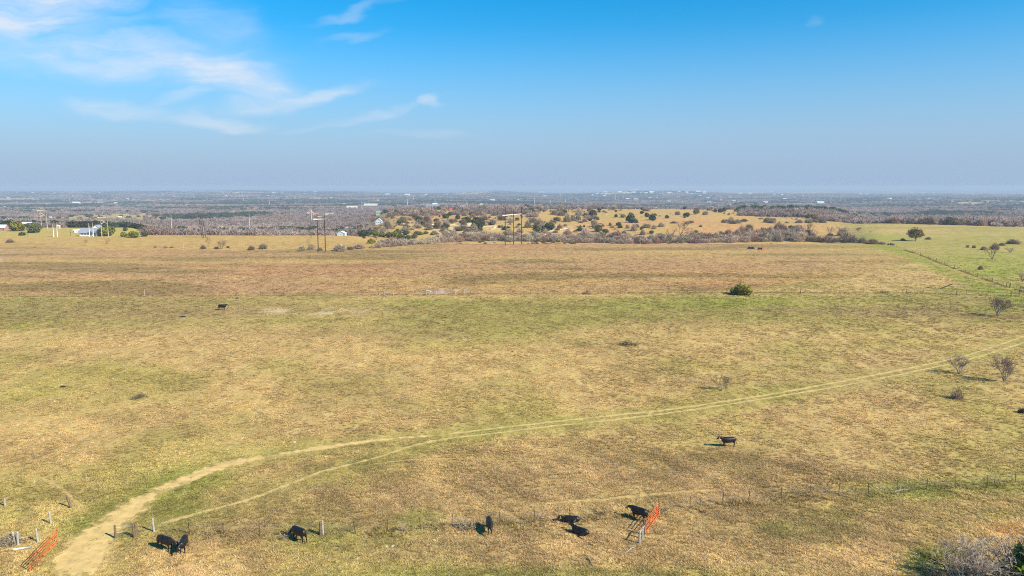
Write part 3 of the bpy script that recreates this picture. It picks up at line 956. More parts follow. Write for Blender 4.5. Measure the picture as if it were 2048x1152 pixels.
def fit(segs, width, hgt):
    """scale branch segments so the crown is width wide and hgt tall"""
    P = np.array([list(s[1]) for s in segs])
    w = np.percentile(np.abs(P[:, :2]), 97) * 2; h = np.percentile(P[:, 2], 99)
    sx, sz = width / w, hgt / h
    f = lambda v: Vector((v.x * sx, v.y * sx, v.z * sz))
    return [(f(p), f(q), ra, rb, l) for p, q, ra, rb, l in segs]


def bare_proto(seed, nstem, levels, spread, width, hgt, r0, kids=3, tilt=.5, rmin=.008, split=1, twigmat=None, barkmat=None):
    s = fit(branches(seed, nstem, levels, spread, 1.0, r0, kids, stem_tilt=tilt), width, hgt)
    trunk = seg_mesh("bare_trunk", [x for x in s if x[4] <= split], barkmat or M_BARK, 5)
    twigs = seg_mesh("bare_crown", [x for x in s if x[4] > split], twigmat or M_TWIG, 3, rmin)
    return trunk, twigs


def brush_proto(seed, n=800, w=1.0, h=1.0, sl=.17, sw=.015):
    """leafless thicket bush, unit width, made of upright stems and a haze of fine twigs"""
    rg = np.random.default_rng(seed)
    f = lumps(seed, 10, .32, 6)
    d = unit(rg.normal(size=(n, 3))); d[:, 2] = np.abs(d[:, 2]) * 1.2 - .15; d = unit(d)
    p = d * (f(d, rg) * (.25 + .75 * rg.uniform(0, 1, n) ** .45))[:, None]
    p = p * np.array([.5 * w, .5 * w, .95 * h]); p[:, 2] = np.maximum(p[:, 2], .01)
    t = unit(p * np.array([1.2, 1.2, .6]) + np.array([0, 0, .35]) + rg.normal(size=(n, 3)) * .30)
    side = unit(np.cross(t, rg.normal(size=(n, 3))))
    L = sl * rg.uniform(.5, 1.3, n)[:, None]; W = sw * rg.uniform(.5, 1.3, n)[:, None]
    V = np.stack([p - t * L - side * W, p - t * L + side * W, p + t * L + side * W * .4, p + t * L - side * W * .4], 1)
    V[..., 2] = np.maximum(V[..., 2], 0)
    crown = quads_mesh("brush_twigs", V, M_TWIG)
    mb = MB(); r2 = random.Random(seed)
    for k in range(7):
        a = k * .9 + r2.uniform(-.3, .3); e = r2.uniform(.15, .42)
        mb.tube([(.03 * math.cos(a), .03 * math.sin(a), -.02), (.5 * e * math.cos(a), .5 * e * math.sin(a), .4 * h), (e * math.cos(a), e * math.sin(a), r2.uniform(.6, .85) * h)], [.014, .009, .004], 4)
    return mb.mesh("brush_stems", M_BARKP), crown


def tree_obj(name, proto, loc, scale, rz, color, label, cat, group=None, trunk_name="trunk", crown_name="crown"):
    root = empty(name, loc, rz, scale)
    t = mobj(trunk_name, proto[0], root); c = mobj(crown_name, proto[1], root)
    c.color = (*color, 1)
    tag(root, label, cat, group)
    return root


CEDARS = [cedar_proto(20 + i, 900, .105, 1.0, (.80, .95, .72, 1.05, .62)[i]) for i in range(5)]
CEDAR_H = (.80, .95, .72, 1.05, .62)
BRUSH = [brush_proto(60 + i, 850, 1.0, (.8, 1.0, .62, .9)[i]) for i in range(4)]
THIN = [brush_proto(660 + i, 260, 1.0, (.8, .6)[i % 2], .17, .012) for i in range(2)]
BTREES = [bare_proto(201, 3, 3, .75, 1.0, .95, .028, 3, .45, .0045), bare_proto(202, 4, 3, .8, 1.0, .85, .025, 3, .55, .0045), bare_proto(203, 1, 4, .85, 1.0, 1.0, .030, 3, .1, .0045)]
DKG = (.075, .090, .030); MDG = (.105, .115, .034); YLG = (.200, .190, .022); GRG = (.180, .155, .085); BRG = (.19, .145, .065)
GREY = (.42, .308, .200); GREYL = (.48, .365, .250); GREYD = (.30, .212, .135); RED = (.36, .205, .135)
rr = random.Random(5)


def jit(c, a=.15):
    k = 1 + rr.uniform(-a, a)
    return tuple(max(.005, v * k * (1 + rr.uniform(-.06, .06))) for v in c)


def cedar(px, py, wpx, color=DKG, where="", group="cedars on the far slope", kind=None, hs=None, label=None, name="cedar_tree"):
    loc, mpp = ground(px, py)
    w = wpx * mpp
    i = rr.randrange(5) if kind is None else kind
    tone = {DKG: "dark green", MDG: "mid green", YLG: "yellow-green", GRG: "grey-green", BRG: "brownish olive"}.get(color, "dark green")
    size = "small" if wpx < 9 else ("large" if wpx > 17 else "rounded")
    lb = label or f"{size} {tone} cedar {'high' if py < 425 else 'half-way' if py < 445 else 'low'} {where}"
    sc = (w * rr.uniform(.95, 1.1), w * rr.uniform(.95, 1.1), w * (hs or rr.uniform(.85, 1.1)))
    return tree_obj(name, CEDARS[i], loc - Vector((0, 0, .05 * w)), sc, rr.uniform(0, 6.28), jit(color), lb, "tree", None if label else group)


def brush(px, py, wpx, color=GREY, label="bare grey bush in the long thicket along the crest", group="thicket along the crest of the field", hs=1.0, kind=None, name="bare_bush", cat="bush", thin=False):
    loc, mpp = ground(px, py)
    w = wpx * mpp
    i = rr.randrange(4) if kind is None else kind
    return tree_obj(name, rr.choice(THIN) if thin else BRUSH[i], loc, (w, w, w * hs), rr.uniform(0, 6.28), jit(color), label, cat, group, "stems", "twigs")


def btree(px, py, wpx, hpx, color=GREY, label="bare tree", group=None, kind=None, name="bare_tree"):
    loc, mpp = ground(px, py)
    w, h = wpx * mpp, hpx * mpp
    i = rr.randrange(3) if kind is None else kind
    return tree_obj(name, BTREES[i], loc, (w, w, h), rr.uniform(0, 6.28), jit(color), label, "tree", group)

# ------------------------------------------------------------------ trees and shrubs, one by one
MID = "among the scrub on the far slope"
OPEN = "on the open golden slope beyond the thicket"
LEFTH = "on the slope below the red barn"
for px, py, w, c in [(1110, 413, 15, DKG), (1063, 426, 16, DKG), (1079, 423, 12, GRG), (1128, 427, 13, DKG), (1114, 441, 17, GRG), (1146, 439, 11, DKG), (1156, 440, 14, GRG),
                     (1170, 434, 11, DKG), (1186, 435, 20, DKG), (1193, 440, 13, MDG), (1180, 442, 8, DKG), (1187, 446, 10, DKG), (1199, 421, 10, DKG), (1198, 425, 8, DKG),
                     (1197, 464, 19, MDG), (1188, 457, 10, GRG), (1168, 454, 6, DKG), (1161, 455, 7, MDG), (1156, 455, 5, DKG), (1099, 460, 25, DKG), (1079, 459, 19, GRG), (1073, 465, 18, MDG), (1109, 447, 9, DKG),
                     (1080, 448, 11, MDG), (1038, 451, 9, MDG), (1034, 441, 12, DKG), (1211, 467, 13, MDG), (1209, 470, 8, YLG), (1228, 471, 15, MDG), (1160, 462, 16, MDG), (1088, 467, 12, YLG),
                     (1237, 451, 14, DKG), (1220, 452, 8, GRG), (1240, 456, 12, MDG), (1050, 428, 9, DKG), (1140, 413, 7, DKG), (1178, 415, 8, DKG), (1095, 411, 8, DKG)]:
    cedar(px, py, w, c, MID + (', left part' if px < 1100 else ', middle part' if px < 1180 else ', right part'))
for px, py, w, c in [(1232, 424, 6, DKG), (1232, 435, 8, DKG), (1246, 435, 13, GRG), (1262, 445, 23, MDG), (1269, 446, 16, DKG), (1285, 420, 10, DKG), (1284, 428, 9, DKG), (1294, 434, 14, DKG), (1310, 432, 8, DKG),
                     (1305, 442, 15, DKG), (1334, 437, 9, DKG), (1341, 418, 9, DKG), (1322, 417, 9, BRG), (1341, 413, 8, DKG), (1373, 434, 14, DKG), (1370, 436, 7, GRG), (1369, 419, 8, DKG), (1392, 429, 15, GRG),
                     (1396, 416, 8, DKG), (1430, 424, 10, DKG), (1441, 425, 14, DKG), (1448, 424, 10, DKG), (1457, 419, 13, DKG), (1416, 421, 5, DKG), (1470, 422, 5, DKG), (1479, 422, 7, DKG), (1489, 421, 7, DKG),
                     (1499, 427, 15, DKG), (1526, 425, 12, DKG), (1473, 414, 14, DKG), (1484, 411, 11, DKG), (1511, 412, 10, DKG), (1504, 417, 13, GRG), (1515, 416, 12, MDG), (1531, 416, 10, DKG), (1536, 433, 8, DKG),
                     (1544, 432, 9, DKG), (1596, 434, 10, DKG), (1587, 432, 5, DKG), (1615, 437, 14, DKG), (1628, 441, 14, GRG), (1616, 427, 11, DKG), (1704, 437, 8, DKG), (1732, 443, 11, BRG), (1761, 438, 11, DKG), (1773, 436, 16, DKG),
                     (1283, 460, 8, MDG), (1303, 468, 11, MDG), (1392, 466, 10, MDG), (1420, 411, 4, DKG)]:
    cedar(px, py, w, c, OPEN + (', left part' if px < 1330 else ', middle part' if px < 1480 else ', right part'), "cedars dotted over the open golden slope")
for px, py, w, c in [(780, 421, 9, DKG), (792, 425, 12, DKG), (772, 426, 11, DKG), (851, 425, 9, DKG), (841, 429, 8, GREYD), (879, 434, 5, DKG), (891, 437, 16, DKG), (899, 432, 11, DKG), (916, 439, 12, DKG), (902, 445, 15, GRG),
                     (928, 440, 13, DKG), (935, 446, 17, DKG), (922, 447, 12, DKG), (854, 445, 16, DKG), (838, 442, 19, DKG), (800, 447, 16, MDG), (812, 445, 9, DKG), (873, 443, 15, DKG), (848, 451, 14, GRG), (873, 457, 14, DKG),
                     (891, 457, 18, DKG), (956, 456, 29, DKG), (945, 457, 11, MDG), (966, 422, 17, DKG), (943, 419, 8, DKG), (999, 426, 10, DKG), (985, 450, 14, GRG), (999, 455, 10, MDG), (979, 436, 7, GRG), (878, 420, 8, DKG), (927, 422, 8, DKG),
                     (920, 462, 12, MDG), (960, 463, 14, MDG), (1010, 460, 9, DKG), (832, 453, 9, MDG)]:
    cedar(px, py, w, c, LEFTH + (', left part' if px < 860 else ', middle part' if px < 930 else ', right part'), "cedars on the slope below the red barn")
for px, py, w in [(700, 470, 12), (712, 471, 13), (724, 470, 14), (738, 472, 16), (752, 473, 15), (765, 474, 18), (778, 475, 17), (790, 477, 18), (803, 479, 19), (816, 479, 17), (828, 477, 14), (795, 470, 15), (840, 470, 14), (852, 468, 12), (812, 470, 13), (865, 470, 10), (770, 467, 14)]:
    cedar(px, py, w, rr.choice([YLG, YLG, MDG]), "in the green row beside the pale blue shed", "green cedar row beside the pale blue shed")
for px, py, w, c, lb in [(743, 487, 20, YLG, "round yellow-green juniper in front of the green cedar row"), (728, 477, 8, MDG, "small dark juniper at the corner of the yellow field"),
                         (35, 462, 34, YLG, "broad bright green oak left of the pale blue roof"), (70, 466, 25, MDG, "broad dark green cedar below the pale blue roof"), (44, 471, 15, MDG, "low green shrub under the broad green oak"),
                         (56, 446, 16, GRG, "grey-green tree behind the pale blue roof"), (99, 446, 13, MDG, "green tree behind the pale H-frame poles at far left"), (220, 464, 22, MDG, "dark green tree just right of the white farmhouse"),
                         (212, 472, 30, YLG, "low yellow-green hedge at the white farmhouse"), (251, 462, 11, MDG, "rounded green cedar right of the farmhouse yard"), (248, 474, 18, YLG, "yellow-green juniper at the edge of the yellow field"),
                         (268, 475, 24, YLG, "broad yellow-green juniper clump by the yellow field"), (290, 473, 17, MDG, "green juniper at the right end of the clump by the yellow field"), (478, 467, 16, MDG, "low dark juniper at the top of the yellow field"),
                         (506, 467, 13, MDG, "dark juniper left of the green roofed barn"), (456, 496, 7, MDG, "small green cedar at the foot of a bare tree in the brush row"),
                         (1582, 457, 13, DKG, "dark cedar at the head of the ditch on the right")]:
    cedar(px, py, w, c, label=lb, name="juniper_shrub" if "juniper" in lb or "shrub" in lb else "evergreen_tree")
for px, w in [(548, 12), (562, 14), (580, 15), (594, 14), (608, 16), (620, 18), (636, 12)]:
    cedar(px, 469, w, rr.choice([YLG, MDG]), "in the low hedge at the top of the yellow field", "low hedge at the top of the yellow field", hs=.7)

# the dense dark wood-edge trees on the right above the pasture
for px, py, w, h_, c in [(1617, 471, 24, 30, BRG), (1626, 476, 19, 18, GREY), (1660, 471, 16, 20, GREYD), (1685, 470, 28, 20, GREY), (1716, 464, 8, 9, GREYD), (1740, 466, 6, 5, GREYD)]:
    btree(px, py, w, h_, c, "bare tree in the loose row at the top of the green pasture", "bare trees at the top of the green pasture", kind=rr.choice([0, 1]))
    if w > 10: brush(px, py, w * .85, c, "grey brush under the bare trees at the top of the green pasture", "brush under the trees at the top of the green pasture", hs=.7)
cedar(1612, 471, 15, MDG, label="dark cedar within the bare trees at the top of the green pasture", name="evergreen_tree")
for px, py, w, hs in [(1655, 484, 32, .75), (1672, 484, 24, .6), (1692, 485, 32, .8), (1708, 485, 24, .6), (1724, 486, 22, .6), (1745, 488, 24, .65), (1762, 488.5, 18, .5), (1636, 484, 20, .75), (1620, 483, 22, .8), (1782, 490, 15, .5)]:
    brush(px, py, w, GREYD, "low dark bush at the end of the crest by the diagonal fence", "low bushes by the end of the diagonal fence", hs=hs)
for px, py, w, hs, c, lb in [(1857, 479, 14, .4, GREYD, "low grey bush right of the big pasture oak"), (1805, 481, 12, .4, GREYD, "low brown bush left of the big pasture oak"),
                             (2026, 488, 27, .45, GREYD, "wide dark bush near the right edge of the pasture"), (2004, 491, 14, .5, GREYD, "dark bush left of the wide dark bush"),
                             (1967, 500, 12, .9, GREYD, "upright dark bush left of the forked pasture tree"), (1935, 495, 7, .9, GREYD, "leftmost little bush of the pasture row"),
                             (1948, 496, 9, .8, GREYD, "second little bush of the pasture row"), (1990, 499, 20, .7, GREYD, "grey bush behind the forked pasture tree"),
                             (1961, 539, 11, .9, GREYD, "small dark bush close to the diagonal fence"), (1174, 588, 28, .35, GREYD, "low dark bush against the middle fence"), (1770, 585, 26, .25, GREYD, "low dead brush pile by the middle fence"),
                             (2046, 826, 20, .7, (.12, .07, .05), "dark reddish bush cut by the right edge of the frame"),
                             (20, 485, 17, .75, GREYD, "leftmost bare bush on the yellow field"), (280, 795, 38, .4, (.24, .19, .10), "low wiry bush alone in the left of the pasture"), (20, 1088, 46, .55, GREY, "grey bush around the corner post at left"),
                             (572, 1078, 34, .5, GREY, "grey bush in front of the grazing cow's head"), (935, 1056, 58, .42, GREY, "spreading grey bush at the fence left of a black cow"), (806, 1062, 22, .9, GREYL, "pale leafless sapling at the near fence"),
                             (1915, 798, 36, .95, GREYD, "thin leafless sapling below the two lane trees"), (651, 1068, 12, 1.0, GREY, "wispy dead weeds beside the double fence post"), (1255, 690, 46, .35, (.22, .19, .07), "dark weedy clump in the middle of the pasture"),
                             (1872, 1150, 60, .4, GREY, "grey brush at the lower right edge of the frame")]:
    brush(px, py, w, c, lb, None, hs, thin=any(k in lb for k in ('wiry', 'weedy', 'sapling', 'weeds', 'dead brush', 'grey brush at the lower', 'spreading grey', 'in front of the grazing', 'low dark bush against')))
for px, py, w, h_, c, lb, k in [(172, 491, 11, 12, GREYD, "small bare tree on the yellow field below the farmhouse", 2), (214, 488, 13, 13, GREYD, "small bare tree right of another on the yellow field", 0),
                                (417, 495, 11, 22, GREYD, "tall thin bare tree in the brush row", 2), (443, 498, 24, 22, GREYD, "spreading bare tree in the brush row near the three leaning poles", 1),
                                (616, 495, 9, 17, GREYD, "thin leaning bare tree left of the H-frame poles", 2), (623, 475, 13, 13, GREYD, "lone bare tree high in the yellow field", 0),
                                (1984, 518, 30, 28, GREY, "forked bare tree in the green pasture", 0), (2021, 506, 19, 14, GREY, "wide bare tree right of the forked pasture tree", 1), (2046, 562, 24, 22, GREY, "bare tree cut by the right edge above the fence corner", 1),
                                (1365, 487, 34, 46, GREYD, "tall bare tree standing out of the thicket", 2), (1340, 486, 22, 30, GREYD, "dark bare tree left of the tall one in the thicket", 0)]:
    btree(px, py, w, h_, c, lb, None, k)
for px, py, w, hs in [(331, 496, 11, .8), (343, 496, 10, .6), (406, 498, 13, .7), (433, 498, 10, .7), (503, 500, 16, .75), (526, 498, 20, .65), (604, 502, 18, .7), (624, 499, 20, .6), (640, 501, 14, .6), (680, 502, 31, .65), (718, 497, 32, .55), (700, 499, 18, .5), (745, 496, 18, .6), (310, 495, 7, .8), (70, 495, 8, .4)]:
    brush(px, py, w, rr.choice([GREY, GREYD, GREYL]), "bare grey bush in the " + ("left end" if px < 380 else "stretch by the leaning poles" if px < 460 else "middle" if px < 560 else "stretch around the H-frame poles" if px < 660 else "right end") + " of the yellow field brush row", "brush row below the yellow field", hs)
# the thicket along the crest: three staggered rows
crest_x = [740, 780, 830, 900, 960, 1030, 1100, 1200, 1290, 1360, 1430, 1540, 1600]
crest_y = [497, 494, 490, 485, 483, 484, 485, 487, 488, 487, 485.5, 484.5, 483]
for row in range(3):
    px = 752 + row * 7
    while px < 1612:
        base, mpp = ground(px, np.interp(px, crest_x, crest_y))
        back = 5 + row * 11 + rr.uniform(-4, 4)
        u = base.xy.normalized()
        x, y = base.x + u.x * back, base.y + u.y * back
        tall = (15, 18, 21)[row] * rr.uniform(.7, 1.2) * (1 + .35 * (px > 1470)) * (.75 if px < 860 else 1)
        w = rr.uniform(20, 32) * mpp
        c = rr.choice([GREY, GREYL, GREYL, GREY, GREYD, RED] if rr.random() < .5 else [GREY, GREYL])
        i = rr.randrange(4); hh = (.8, 1.0, .62, .9)[i]
        tree_obj("thicket_bush", BRUSH[i], (x, y, h1(x, y) - .1), (w, w, tall * mpp / hh * .85), rr.uniform(0, 6.28), jit(c, .2), ("front" if row == 0 else "middle" if row == 1 else "rear") + " row bush in the " + ("left end" if px < 960 else "part behind the power poles" if px < 1110 else "middle" if px < 1330 else "part around the tall bare tree" if px < 1420 else "right end") + " of the bare crest thicket", "bush", "thicket along the crest of the field", "stems", "twigs")
        px += rr.uniform(13, 20)
# bare trees and scrub mixed over the slopes beyond
for k in range(120):
    px = rr.uniform(762, 1330) if k < 70 else rr.uniform(762, 1130); py = rr.uniform(418, 472)
    if (px > 1180 and py < 440 and rr.random() < .6): continue
    brush(px, py, rr.uniform(9, 22), rr.choice([GREY, GREYL, GREYD]), 'bare grey shrub ' + ('high' if py < 440 else 'low') + ' on the slope ' + ('left of the red barn' if px < 850 else 'below the red barn' if px < 1000 else 'behind the power poles' if px < 1100 else 'right of the power poles' if px < 1200 else 'on the open side'), "bare shrubs between the cedars", hs=rr.uniform(.6, 1.0), name="bare_shrub")
for k in range(26):
    px = rr.uniform(1330, 1690); py = np.interp(px, [1330, 1400, 1690], [447, 446, 444]) + rr.uniform(-2, 2)
    brush(px, py, rr.uniform(9, 18), rr.choice([GREY, GREYD]), ("left" if px < 1450 else "middle" if px < 1570 else "right") + " grey bush in the hedge line above the orange strip", "hedge line above the orange strip", hs=rr.uniform(.5, .8), name="hedge_bush")
for px, py, w in [(1120, 423, 18), (1134, 444, 20), (1355, 430, 12), (1410, 430, 12), (801, 425, 10), (822, 431, 11), (868, 431, 10), (945, 435, 15), (1170, 444, 12), (1692, 444, 24)]:
    brush(px, py, w, GREY, "larger bare grey tree among the cedars of the far slope", "larger bare trees among the cedars", hs=.95, name="bare_tree", cat="tree")
for k in range(46):
    px = rr.uniform(1440, 1625); t = rr.random(); py = np.interp(px, [1440, 1530, 1600, 1625], [470, 460, 462, 470]) + t * 10
    brush(px, py, rr.uniform(12, 24), rr.choice([GREY, GREYD, RED, BRG]), ("left" if px < 1500 else "middle" if px < 1565 else "right") + (" upper" if t < .5 else " lower") + " scrub bush behind the right end of the thicket", "scrub behind the right end of the thicket", hs=rr.uniform(.7, 1.0))
for k in range(34):
    px = 1735 + k * 10.5 + rr.uniform(-4, 4); py = np.interp(px, [1735, 1850, 2080], [446, 449, 455])
    loc, mpp = ground(px, py); u = loc.xy.normalized(); b = rr.uniform(4, 22)
    x, y = loc.x + u.x * b, loc.y + u.y * b; w = rr.uniform(14, 24) * mpp
    tree_obj("wood_edge_tree", rr.choice(BRUSH), (x, y, h1(x, y) - .1), (w, w, w * rr.uniform(.7, 1.0)), rr.uniform(0, 6.28), jit(rr.choice([GREY, GREYD, (.22, .16, .12)])), ("nearest" if px < 1850 else "middle" if px < 1960 else "right end") + " brown bare tree of the wood edge beyond the green pasture", "tree", "wood edge beyond the green pasture", "stems", "twigs")


def special(name, px, py, w, h_, proto, c, label, rz=0.0):
    loc, mpp = ground(px, py)
    return tree_obj(name, proto, loc, (w * mpp, w * mpp, h_ * mpp), rz, c, label, "tree")


NEARB = [bare_proto(301, 4, 4, .62, 1.0, 1.0, .030, 3, .42, .0038, 1, None, M_BARKP), bare_proto(302, 5, 4, .55, 1.0, 1.0, .026, 3, .36, .0038, 1, None, M_BARKP), bare_proto(303, 3, 4, .7, 1.0, 1.0, .03, 3, .5, .004, 1, None, M_BARKP)]
special("bare_tree", 1918, 748, 42, 38, NEARB[0], (.33, .25, .18), "vase shaped bare tree on the lower side of the lane, left of a twin", .4)
special("bare_tree", 2008, 763, 44, 50, NEARB[1], (.31, .235, .165), "many stemmed bare tree nearest the right edge below the lane", 1.9)
special("bare_tree", 1442, 780, 32, 31, NEARB[2], (.33, .245, .17), "small lone bare tree just above the lane", 1.0)
special("bare_tree", 1994, 632, 46, 37, NEARB[1], (.28, .21, .15), "dense bare tree below the wooden fence corner at right", 3.3)
# the big oak of the green pasture: heavy crown on a pale trunk
loc, mpp = ground(1832, 482)
V = cards(1500, lumps(77, 14, .42, 5), 77, .085, shell=.35) * np.array([.5, .5, .37]); V[..., 2] += .50; V[..., 2] = np.maximum(V[..., 2], .09)
mb = MB()
mb.tube([(0, 0, -.04), (.02, 0, .2), (0, .02, .5)], [.055, .05, .03], 7)
for k in range(7):
    a = k * .9; mb.tube([(.01, 0, .12 + .04 * k), (.17 * math.cos(a), .17 * math.sin(a), .3 + .04 * k), (.36 * math.cos(a), .36 * math.sin(a), .42 + .05 * k)], [.03, .02, .008], 5)
tree_obj("oak_tree", (mb.mesh("oak_trunk", M_BARKP), quads_mesh("oak_crown", V, M_LEAF)), loc, (38 * mpp, 38 * mpp, 31 * mpp), .5, (.25, .185, .08), "big olive-brown oak standing alone in the green pasture", "tree")
# the lone juniper at the middle fence: sprays of foliage
loc, mpp = ground(1479, 589)
rg = np.random.default_rng(4)
n = 1800
d = unit(rg.normal(size=(n, 3))); d[:, 2] = np.abs(d[:, 2]); d = unit(d)
rad = lumps(91, 26, .5, 16)(d, rg) * (.3 + .7 * rg.uniform(0, 1, n) ** .5)
p = d * rad[:, None] * np.array([.52, .52, .88]); t_ = unit(d + rg.normal(size=(n, 3)) * .35); s_ = unit(np.cross(t_, rg.normal(size=(n, 3))))
L_ = .085 * rg.uniform(.5, 1.4, n)[:, None]; W_ = .026 * rg.uniform(.6, 1.4, n)[:, None]
V = np.stack([p - t_ * L_ - s_ * W_, p - t_ * L_ + s_ * W_, p + t_ * L_ + s_ * W_ * .5, p + t_ * L_ - s_ * W_ * .5], 1); V[..., 2] = np.maximum(V[..., 2], .01)
mb = MB()
for k in range(6):
    a = k * 1.05; mb.tube([(0, 0, -.04), (.2 * math.cos(a), .2 * math.sin(a), .25), (.4 * math.cos(a), .4 * math.sin(a), .5)], [.03, .02, .008], 5)
JUN = (mb.mesh("juniper_stems", M_BARK), quads_mesh("juniper_crown", V, M_LEAF))
tree_obj("juniper_shrub", JUN, loc, (54 * mpp, 50 * mpp, 24 * mpp), .3, (.30, .275, .045), "spiky yellow-green juniper alone at the middle fence", "shrub")
# lower right corner: the near scrub
special("juniper_tree", 2062, 1188, 130, 120, JUN, (.12, .18, .02), "green juniper cut by the lower right corner of the frame", 1.2)
NB = bare_proto(401, 6, 4, .8, 1.0, 1.0, .018, 3, .75, .0022, 1, None, M_BARKP)
NB2 = bare_proto(402, 5, 4, .75, 1.0, 1.0, .020, 3, .6, .0022, 1, None, M_BARKP)
for px, py, w, h_, rz, pr, c, lb in [(1980, 1168, 175, 92, .2, NB, (.46, .38, .29), "pale grey bare thicket tree at the lower right, in front of the juniper"), (1915, 1172, 135, 78, 2.1, NB2, (.38, .30, .225), "grey tangled bush left of the pale thicket tree at the lower right"),
                                     (2032, 1150, 110, 78, 4.0, NB2, (.36, .285, .21), "grey bush between the pale thicket tree and the juniper")]:
    special("bare_bush", px, py, w, h_, pr, c, lb, rz)

# ------------------------------------------------------------------ far woods (stuff)
bare_col = bpy.data.collections.new("bare_wood_source"); ever_col = bpy.data.collections.new("evergreen_wood_source")
for i in range(4):
    tr, cr = brush_proto(500 + i, 230, 1.0, .8, .17, .038)
    cr.materials.clear(); cr.materials.append(M_WLEAF)
    bare_col.objects.link(bpy.data.objects.new("wood_crown", cr))
    tr, cr = cedar_proto(520 + i, 190, .17, 1.0, .75)
    cr.materials.clear(); cr.materials.append(M_WLEAF)
    ever_col.objects.link(bpy.data.objects.new("evergreen_crown", cr))


def make_woods():
    n = 110000
    r = (RNG.uniform(0, 1, n) * (8500 ** .5 - 480 ** .5) + 480 ** .5) ** 2
    az = RNG.uniform(-.70, .70, n)
    x, y = r * np.sin(az), r * np.cos(az)
    keep = RNG.uniform(0, 1, n) < wood_mask(x, y)
    for p, w in [(rp, 16.0)]:
        keep &= seg_dist(x, y, p) > w
    for hx, hy, hr in HOUSE_SPOTS:
        # houses stand in small clearings; keep the view side open
        rel = np.hypot(x - hx, y - hy); toward = (hr > 5) & (np.hypot(x, y) < math.hypot(hx, hy)) & (np.abs(np.arctan2(x, y) - math.atan2(hx, hy)) * r < hr * 1.2) & (math.hypot(hx, hy) - r < hr * 2.2)
        keep &= ~((rel < hr * 1.4) | toward)
    x, y, r = x[keep], y[keep], r[keep]
    z = height(x, y)
    px, py = project(x, y, z)
    ev = fbm(x / 210, y / 150, 131, 4) + .22 * (fbm(x / 30, y / 30, 133, 2) - .5)
    thr = np.where((px > 1470) & (r < 1300) & (px < 1800), .50, np.where(r > 1500, .51, .605))
    thr = np.where((px > 1640) & (r < 900), .62, thr)
    isev = ev > thr
    base = np.array([.405, .302, .238]) * (1 + .75 * (fbm(x / 160, y / 120, 141, 3) - .5))[:, None] * 1.0
    warm = np.clip(3 * (fbm(x / 90, y / 70, 143, 2) - .58), 0, .6)[:, None]
    base = base * (1 - warm) + np.array([.36, .23, .165]) * warm
    base = base * RNG.normal(1, .12, len(x)).clip(.6, 1.4)[:, None]
    g = np.array([.090, .105, .045]) * RNG.normal(1, .25, len(x)).clip(.5, 1.7)[:, None]
    cols = np.where(isev[:, None], g, base)
    s = RNG.uniform(6.5, 11, len(x)) * (r / 700) ** .33
    sc = np.stack([s, s, s * RNG.uniform(.62, .95, len(x)) * np.where(r > 2500, .7, 1)], 1)
    rot = np.stack([np.zeros(len(x)), np.zeros(len(x)), RNG.uniform(0, 6.28, len(x))], 1)
    P = np.stack([x, y, z - .2], 1)
    scatter_object("bare_woodland", P[~isev], cols[~isev], sc[~isev], rot[~isev], bare_col, "grey leafless woods filling the plain beyond the fields", "woods")
    scatter_object("evergreen_woodland", P[isev], cols[isev], sc[isev], rot[isev], ever_col, "dark evergreen woods in patches over the plain", "woods")


HOUSE_SPOTS = []

# ------------------------------------------------------------------ cattle


def loft(mb, secs, n=12):
    """secs: (x,y,z, half width, half height) along a limb or trunk"""
    P = [Vector(s[:3]) for s in secs]; V = []; F = []
    for i, p in enumerate(P):
        t = (P[min(i + 1, len(P) - 1)] - P[max(i - 1, 0)]).normalized()
        ref = Vector((0, 1, 0)) if abs(t.y) < .8 else Vector((1, 0, 0))
        up = t.cross(ref).normalized(); side = up.cross(t).normalized()
        for k in range(n):
            a = 2 * math.pi * k / n
            V.append(p + side * math.cos(a) * secs[i][3] + up * math.sin(a) * secs[i][4])
    for i in range(len(P) - 1):
        for k in range(n):
            k2 = (k + 1) % n
            F.append((i * n + k, i * n + k2, (i + 1) * n + k2, (i + 1) * n + k))
    F.append(tuple(reversed(range(n)))); F.append(tuple((len(P) - 1) * n + k for k in range(n)))
    mb.add(V, F)


